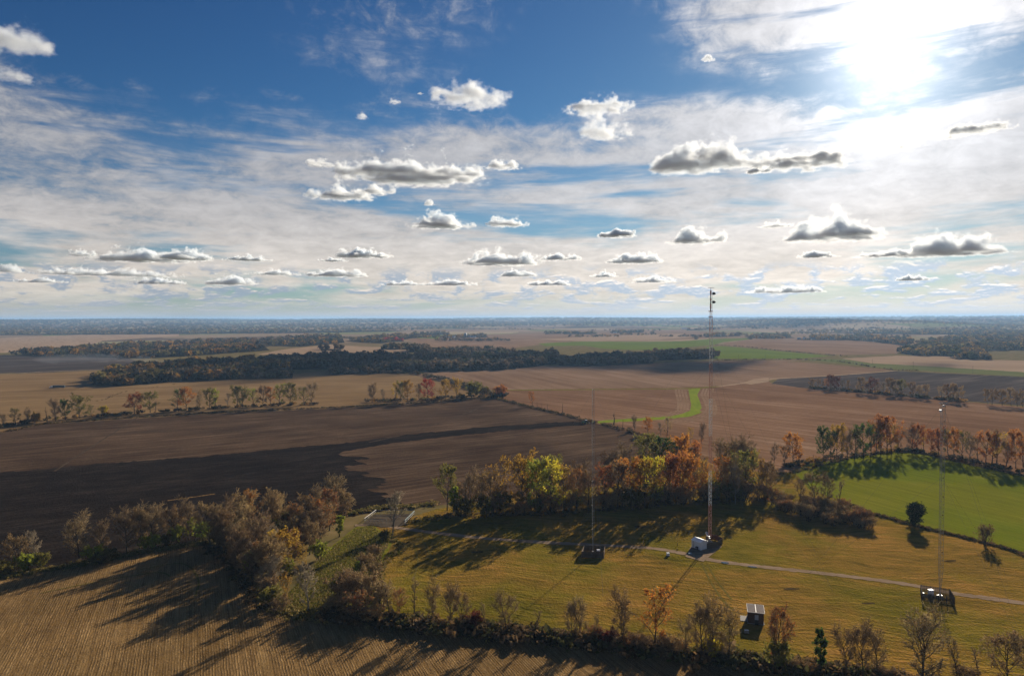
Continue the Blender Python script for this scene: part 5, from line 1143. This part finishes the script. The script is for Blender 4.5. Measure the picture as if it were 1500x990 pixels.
for x in (-1.5, .15):
    for y in (-.86, .86):
        bm = bmesh.new(); bar(bm, (x, y, 1.6), (x, y, 3.2), .07, 6); bm_obj('pillar', bm, GREENP, cb)
bm = bmesh.new(); box(bm, -1.75, .4, -1.0, 1.0, 3.205, 3.5); bmesh.ops.bevel(bm, geom=bm.edges[:], offset=.1, segments=2, affect='EDGES'); bm_obj('cab_roof', bm, WHITE, tr)
for y in (-1.25, 1.25): wheel(tr, -1.0, y, 1.05, .75, BLACK, YEL); wheel(tr, 2.4, y * .9, .75, .5, BLACK, YEL)
bm = bmesh.new(); bar(bm, (1.2, .35, 2.1), (1.2, .35, 3.2), .08, 8); bm_obj('exhaust', bm, BLACK, tr)
pl = tag(empty('plough', tp_ + Vector((3.4, .4, 0)), R(186)), 'dark plough drawn behind the green tractor', 'plough')
bm = bmesh.new(); bar(bm, (1.3, 0, .9), (-2.6, 0, .9), .12, 6); bar(bm, (-.2, -2, .8), (-.2, 2, .8), .1, 6); bar(bm, (-2.2, -2, .8), (-2.2, 2, .8), .1, 6); bm_obj('frame', bm, DARKSTEEL, pl)
for i in range(5):
    for x in (-.2, -2.2):
        bm = bmesh.new(); bar(bm, (x, -1.8 + i * .9, .8), (x - .4, -1.8 + i * .9, .05), .08, 5, 0, .03); bm_obj('tine', bm, DARKSTEEL, pl)
tk = tag(empty('semi_truck', at(84.5, 568.2, .15), R(180)), 'white-cabbed truck with a long dark trailer parked on the stubble', 'truck')
bm = bmesh.new(); box(bm, 7.2, 9.2, -1.2, 1.2, .8, 3.4); bmesh.ops.bevel(bm, geom=bm.edges[:], offset=.15, segments=2, affect='EDGES'); cb = bm_obj('cab', bm, WHITE, tk)
bm = bmesh.new(); box(bm, 9.203, 11.4, -1.0, 1.0, .8, 2.2); bmesh.ops.bevel(bm, geom=bm.edges[:], offset=.15, segments=2, affect='EDGES'); bm_obj('hood', bm, WHITE, tk)
bm = bmesh.new(); box(bm, 9.21, 9.26, -1.0, 1.0, 2.3, 3.1); bm_obj('windscreen', bm, GLASS, cb)
bm = bmesh.new(); box(bm, -10.5, 6.6, -1.3, 1.3, 1.3, 3.9); bmesh.ops.bevel(bm, geom=bm.edges[:], offset=.1, segments=1, affect='EDGES'); bm_obj('trailer', bm, flat_mat('dark_trailer', (.03, .045, .06), .4, .5), tk)
bm = bmesh.new(); box(bm, -10.3, 9.0, -.6, .6, .75, 1.1); bm_obj('chassis', bm, BLACK, tk)
for x in (-9, -7.6, 5.2, 6.6, 10.5):
    for y in (-1.1, 1.1): wheel(tk, x, y, .52, .4)

# farm buildings far out on the plain
def building(name, px, py, w, dpt, h, label, wall, roofm, rise=.35, rot=0.0, windows=2, cat='building'):
    o = tag(empty(name, at(px, py), rot), label, cat)
    bm = bmesh.new(); v = [bm.verts.new(q) for q in ((-w / 2, 0, 0), (w / 2, 0, 0), (w / 2, dpt, 0), (-w / 2, dpt, 0), (-w / 2, 0, h), (w / 2, 0, h), (w / 2, dpt, h), (-w / 2, dpt, h), (-w / 2, dpt / 2, h + rise * dpt), (w / 2, dpt / 2, h + rise * dpt))]
    for f in ((0, 1, 5, 4), (1, 2, 6, 9, 5), (2, 3, 7, 6), (3, 0, 4, 8, 7), (3, 2, 1, 0), (4, 5, 9, 8), (8, 9, 6, 7)): bm.faces.new([v[i] for i in f])
    wl_ = bm_obj('wall', bm, wall, o)
    for s in (0, 1):
        bm = bmesh.new(); y0, y1 = (-.5, dpt / 2) if s == 0 else (dpt / 2, dpt + .5); zr_ = h + rise * dpt + .1
        za, zb = (h - rise * .5 + .1, zr_) if s == 0 else (zr_, h - rise * .5 + .1)
        q = [(-w / 2 - .5, y0, za), (w / 2 + .5, y0, za), (w / 2 + .5, y1, zb), (-w / 2 - .5, y1, zb)]
        top = [bm.verts.new((x, y, z + .25)) for x, y, z in q]; bot = [bm.verts.new((x, y, z)) for x, y, z in q]
        bm.faces.new(top); bm.faces.new(bot[::-1])
        for i in range(4): bm.faces.new((bot[i], bot[(i + 1) % 4], top[(i + 1) % 4], top[i]))
        bm_obj('roof', bm, roofm, o)
    for k in range(windows):
        x = -w / 2 + w * (k + .5) / windows; bm = bmesh.new(); box(bm, x - .7, x + .7, -.08, -.005, h * .35, h * .7); bm_obj('window', bm, GLASS, o)
    bm = bmesh.new(); x = w * .12; box(bm, x - .6, x + .6, -.1, -.006, 0, min(2.3, h * .8)); bm_obj('door', bm, TRIM, o)
    return o
SLATE = flat_mat('slate_roof', (.13, .14, .16), .6, .3); BLUE = flat_mat('blue_metal_roof', (.16, .24, .34), .4, .5); REDB = flat_mat('barn_red', (.22, .05, .035), .8, .2)
building('barn', 660, 494.6, 44, 16, 5, 'long white barn left of the far silo', METALW, ROOFW, .25)
building('farmhouse', 668.5, 493.6, 12, 9, 6, 'white farmhouse between barn and silo', METALW, BLUE, .4)
building('barn', 693, 494.4, 30, 14, 5, 'low barn with blue roof right of the far silo', METALW, BLUE, .2)
building('barn', 687, 494.0, 9, 10, 6, 'small red barn beside the far silo', REDB, SLATE, .35)
si = tag(empty('silo', at(682, 494.6)), 'tall grey silo on the far farm', 'silo')
bm = bmesh.new(); bmesh.ops.create_cone(bm, cap_ends=True, segments=20, radius1=7, radius2=7, depth=22, matrix=Matrix.Translation((0, 0, 11))); bm_obj('drum', bm, flat_mat('grey_silo', (.14, .16, .20), .5, .4), si, True)
bm = bmesh.new(); bmesh.ops.create_uvsphere(bm, u_segments=20, v_segments=10, radius=7, matrix=Matrix.Translation((0, 0, 22.05)) @ Matrix.Diagonal((1.02, 1.02, .5, 1))); bm_obj('dome', bm, ROOFW, si, True)
building('farmhouse', 1119, 494.5, 20, 10, 6.5, 'white farmhouse with a large roof on the right plain', METALW, BLUE, .45)
building('barn', 1110, 494.3, 14, 10, 5, 'grey shed left of the large-roofed farmhouse', SLATE, BLUE, .3)
building('farmhouse', 1056, 492.2, 12, 9, 5, 'small white house among trees left of the large farmhouse', METALW, ROOFW, .4)
building('farmhouse', 1179.5, 497.4, 12, 10, 6, 'white gabled house before the wooded hills', METALW, ROOFW, .5)
building('farmhouse', 1171, 497.2, 14, 9, 4.5, 'low grey house left of the white gabled house', SLATE, BLUE, .35)
building('barn', 1191.5, 497.6, 15, 9, 4.5, 'pale blue shed right of the white gabled house', METALW, BLUE, .25)
building('farmhouse', 1211, 497.5, 13, 9, 5, 'white house near the end of the hamlet', METALW, SLATE, .4)
building('barn', 1221, 497.2, 24, 14, 7, 'large slate-roofed barn at the end of the hamlet', SLATE, SLATE, .35)
building('barn', 267, 512.5, 17, 9, 5, 'white shed with blue roof in the left wood', METALW, ROOFW, .2)
building('farmhouse', 274, 514, 8, 8, 4, 'small white house beside the shed in the left wood', METALW, ROOFW, .4)
building('farmhouse', 72, 520.5, 9, 8, 4, 'small pale house among the dark trees at far left', METALW, BLUE, .4)
building('barn', 901, 487.7, 22, 12, 4, 'low blue-roofed shed at the foot of the far clump', METALW, BLUE, .2)
building('barn', 811, 481.5, 26, 14, 5, 'long shed by the distant green field', SLATE, BLUE, .25)
building('barn', 1004, 482.0, 60, 20, 6, 'long pale barn on the far brown field', METALW, BLUE, .2)
building('warehouse', 452, 474.2, 120, 60, 10, 'wide white building in the far left forest', METALW, ROOFW, .05)
# power poles
for px, py, top, lab in ((1082, 528.5, 520, 'wooden power pole nearest the tall mast'), (1121, 527, 519, 'wooden power pole beside the bare tree on the green field edge'), (1278, 533.5, 526, 'wooden power pole on the pale field edge'), (1337.6, 539.5, 529.5, 'wooden power pole by the end of the ditch bushes'), (1425, 547.5, 536, 'wooden power pole behind the grey field')):
    p = at(px, py); h = z_at(p, top); o = tag(empty('power_pole', p), lab, 'pole', 'power poles across the plain')
    bm = bmesh.new(); bar(bm, (0, 0, 0), (0, 0, h), .22, 7, 0, .16); bm_obj('post', bm, BOARD, o)
    bm = bmesh.new(); box(bm, -1.3, 1.3, .17, .33, h - 1.0, h - .8); bm_obj('crossarm', bm, BOARD, o)
# drifting smoke by the left wood
sm = at(172, 533)
bm = bmesh.new(); rr = random.Random(4)
for i in range(16):
    t_ = i / 15; bmesh.ops.create_icosphere(bm, subdivisions=2, radius=1, matrix=Matrix.Translation((95 - 240 * t_, rr.uniform(-14, 14), 7 + 7 * math.sin(t_ * 2.2) + rr.uniform(-2, 3))) @ Matrix.Diagonal((22 + 26 * t_, 16 + 12 * t_, 5 + 5 * t_, 1)))
o = bm_obj('smoke', bm, STEEL); md = o.modifiers.new('m', 'REMESH'); md.mode = 'VOXEL'; md.voxel_size = 4.0
me = bpy.data.meshes.new_from_object(o.evaluated_get(bpy.context.evaluated_depsgraph_get())); o.modifiers.clear(); o.data = me; o.location = sm
for v in me.vertices: v.co += v.normal * mnoise.fractal(v.co / 26, .9, 2.1, 4) * 5
m = bpy.data.materials.new('smoke'); m.use_nodes = True; t = NT(m.node_tree); t.n.clear(); ou = t.new('ShaderNodeOutputMaterial'); pv = t.new('ShaderNodeVolumePrincipled'); pv.inputs['Color'].default_value = (.85, .9, 1, 1); pv.inputs['Density']  .default_value = .0012; pv.inputs['Anisotropy'].default_value = .3
t.l.new(pv.outputs[0], ou.inputs['Volume']); m.cycles.homogeneous_volume = True
me.materials.clear(); me.materials.append(m); tag(o, 'thin blue smoke drifting over the grey field', None, None, 'stuff')
# ------------------------------------------------------------------ air
bm = bmesh.new(); box(bm, -43000, 43000, -43000, 43000, -1.0, 190.0)
m = bpy.data.materials.new('haze'); m.use_nodes = True; t = NT(m.node_tree); t.n.clear()
pv = t.new('ShaderNodeVolumePrincipled'); pv.inputs['Color'].default_value = (.36, .62, 1.0, 1); pv.inputs['Density'].default_value = 4.8e-5; pv.inputs['Anisotropy'].default_value = .2
o = t.new('ShaderNodeOutputMaterial'); t.l.new(pv.outputs[0], o.inputs['Volume'])
m.cycles.homogeneous_volume = True
tag(bm_obj('haze', bm, m), kind='stuff')
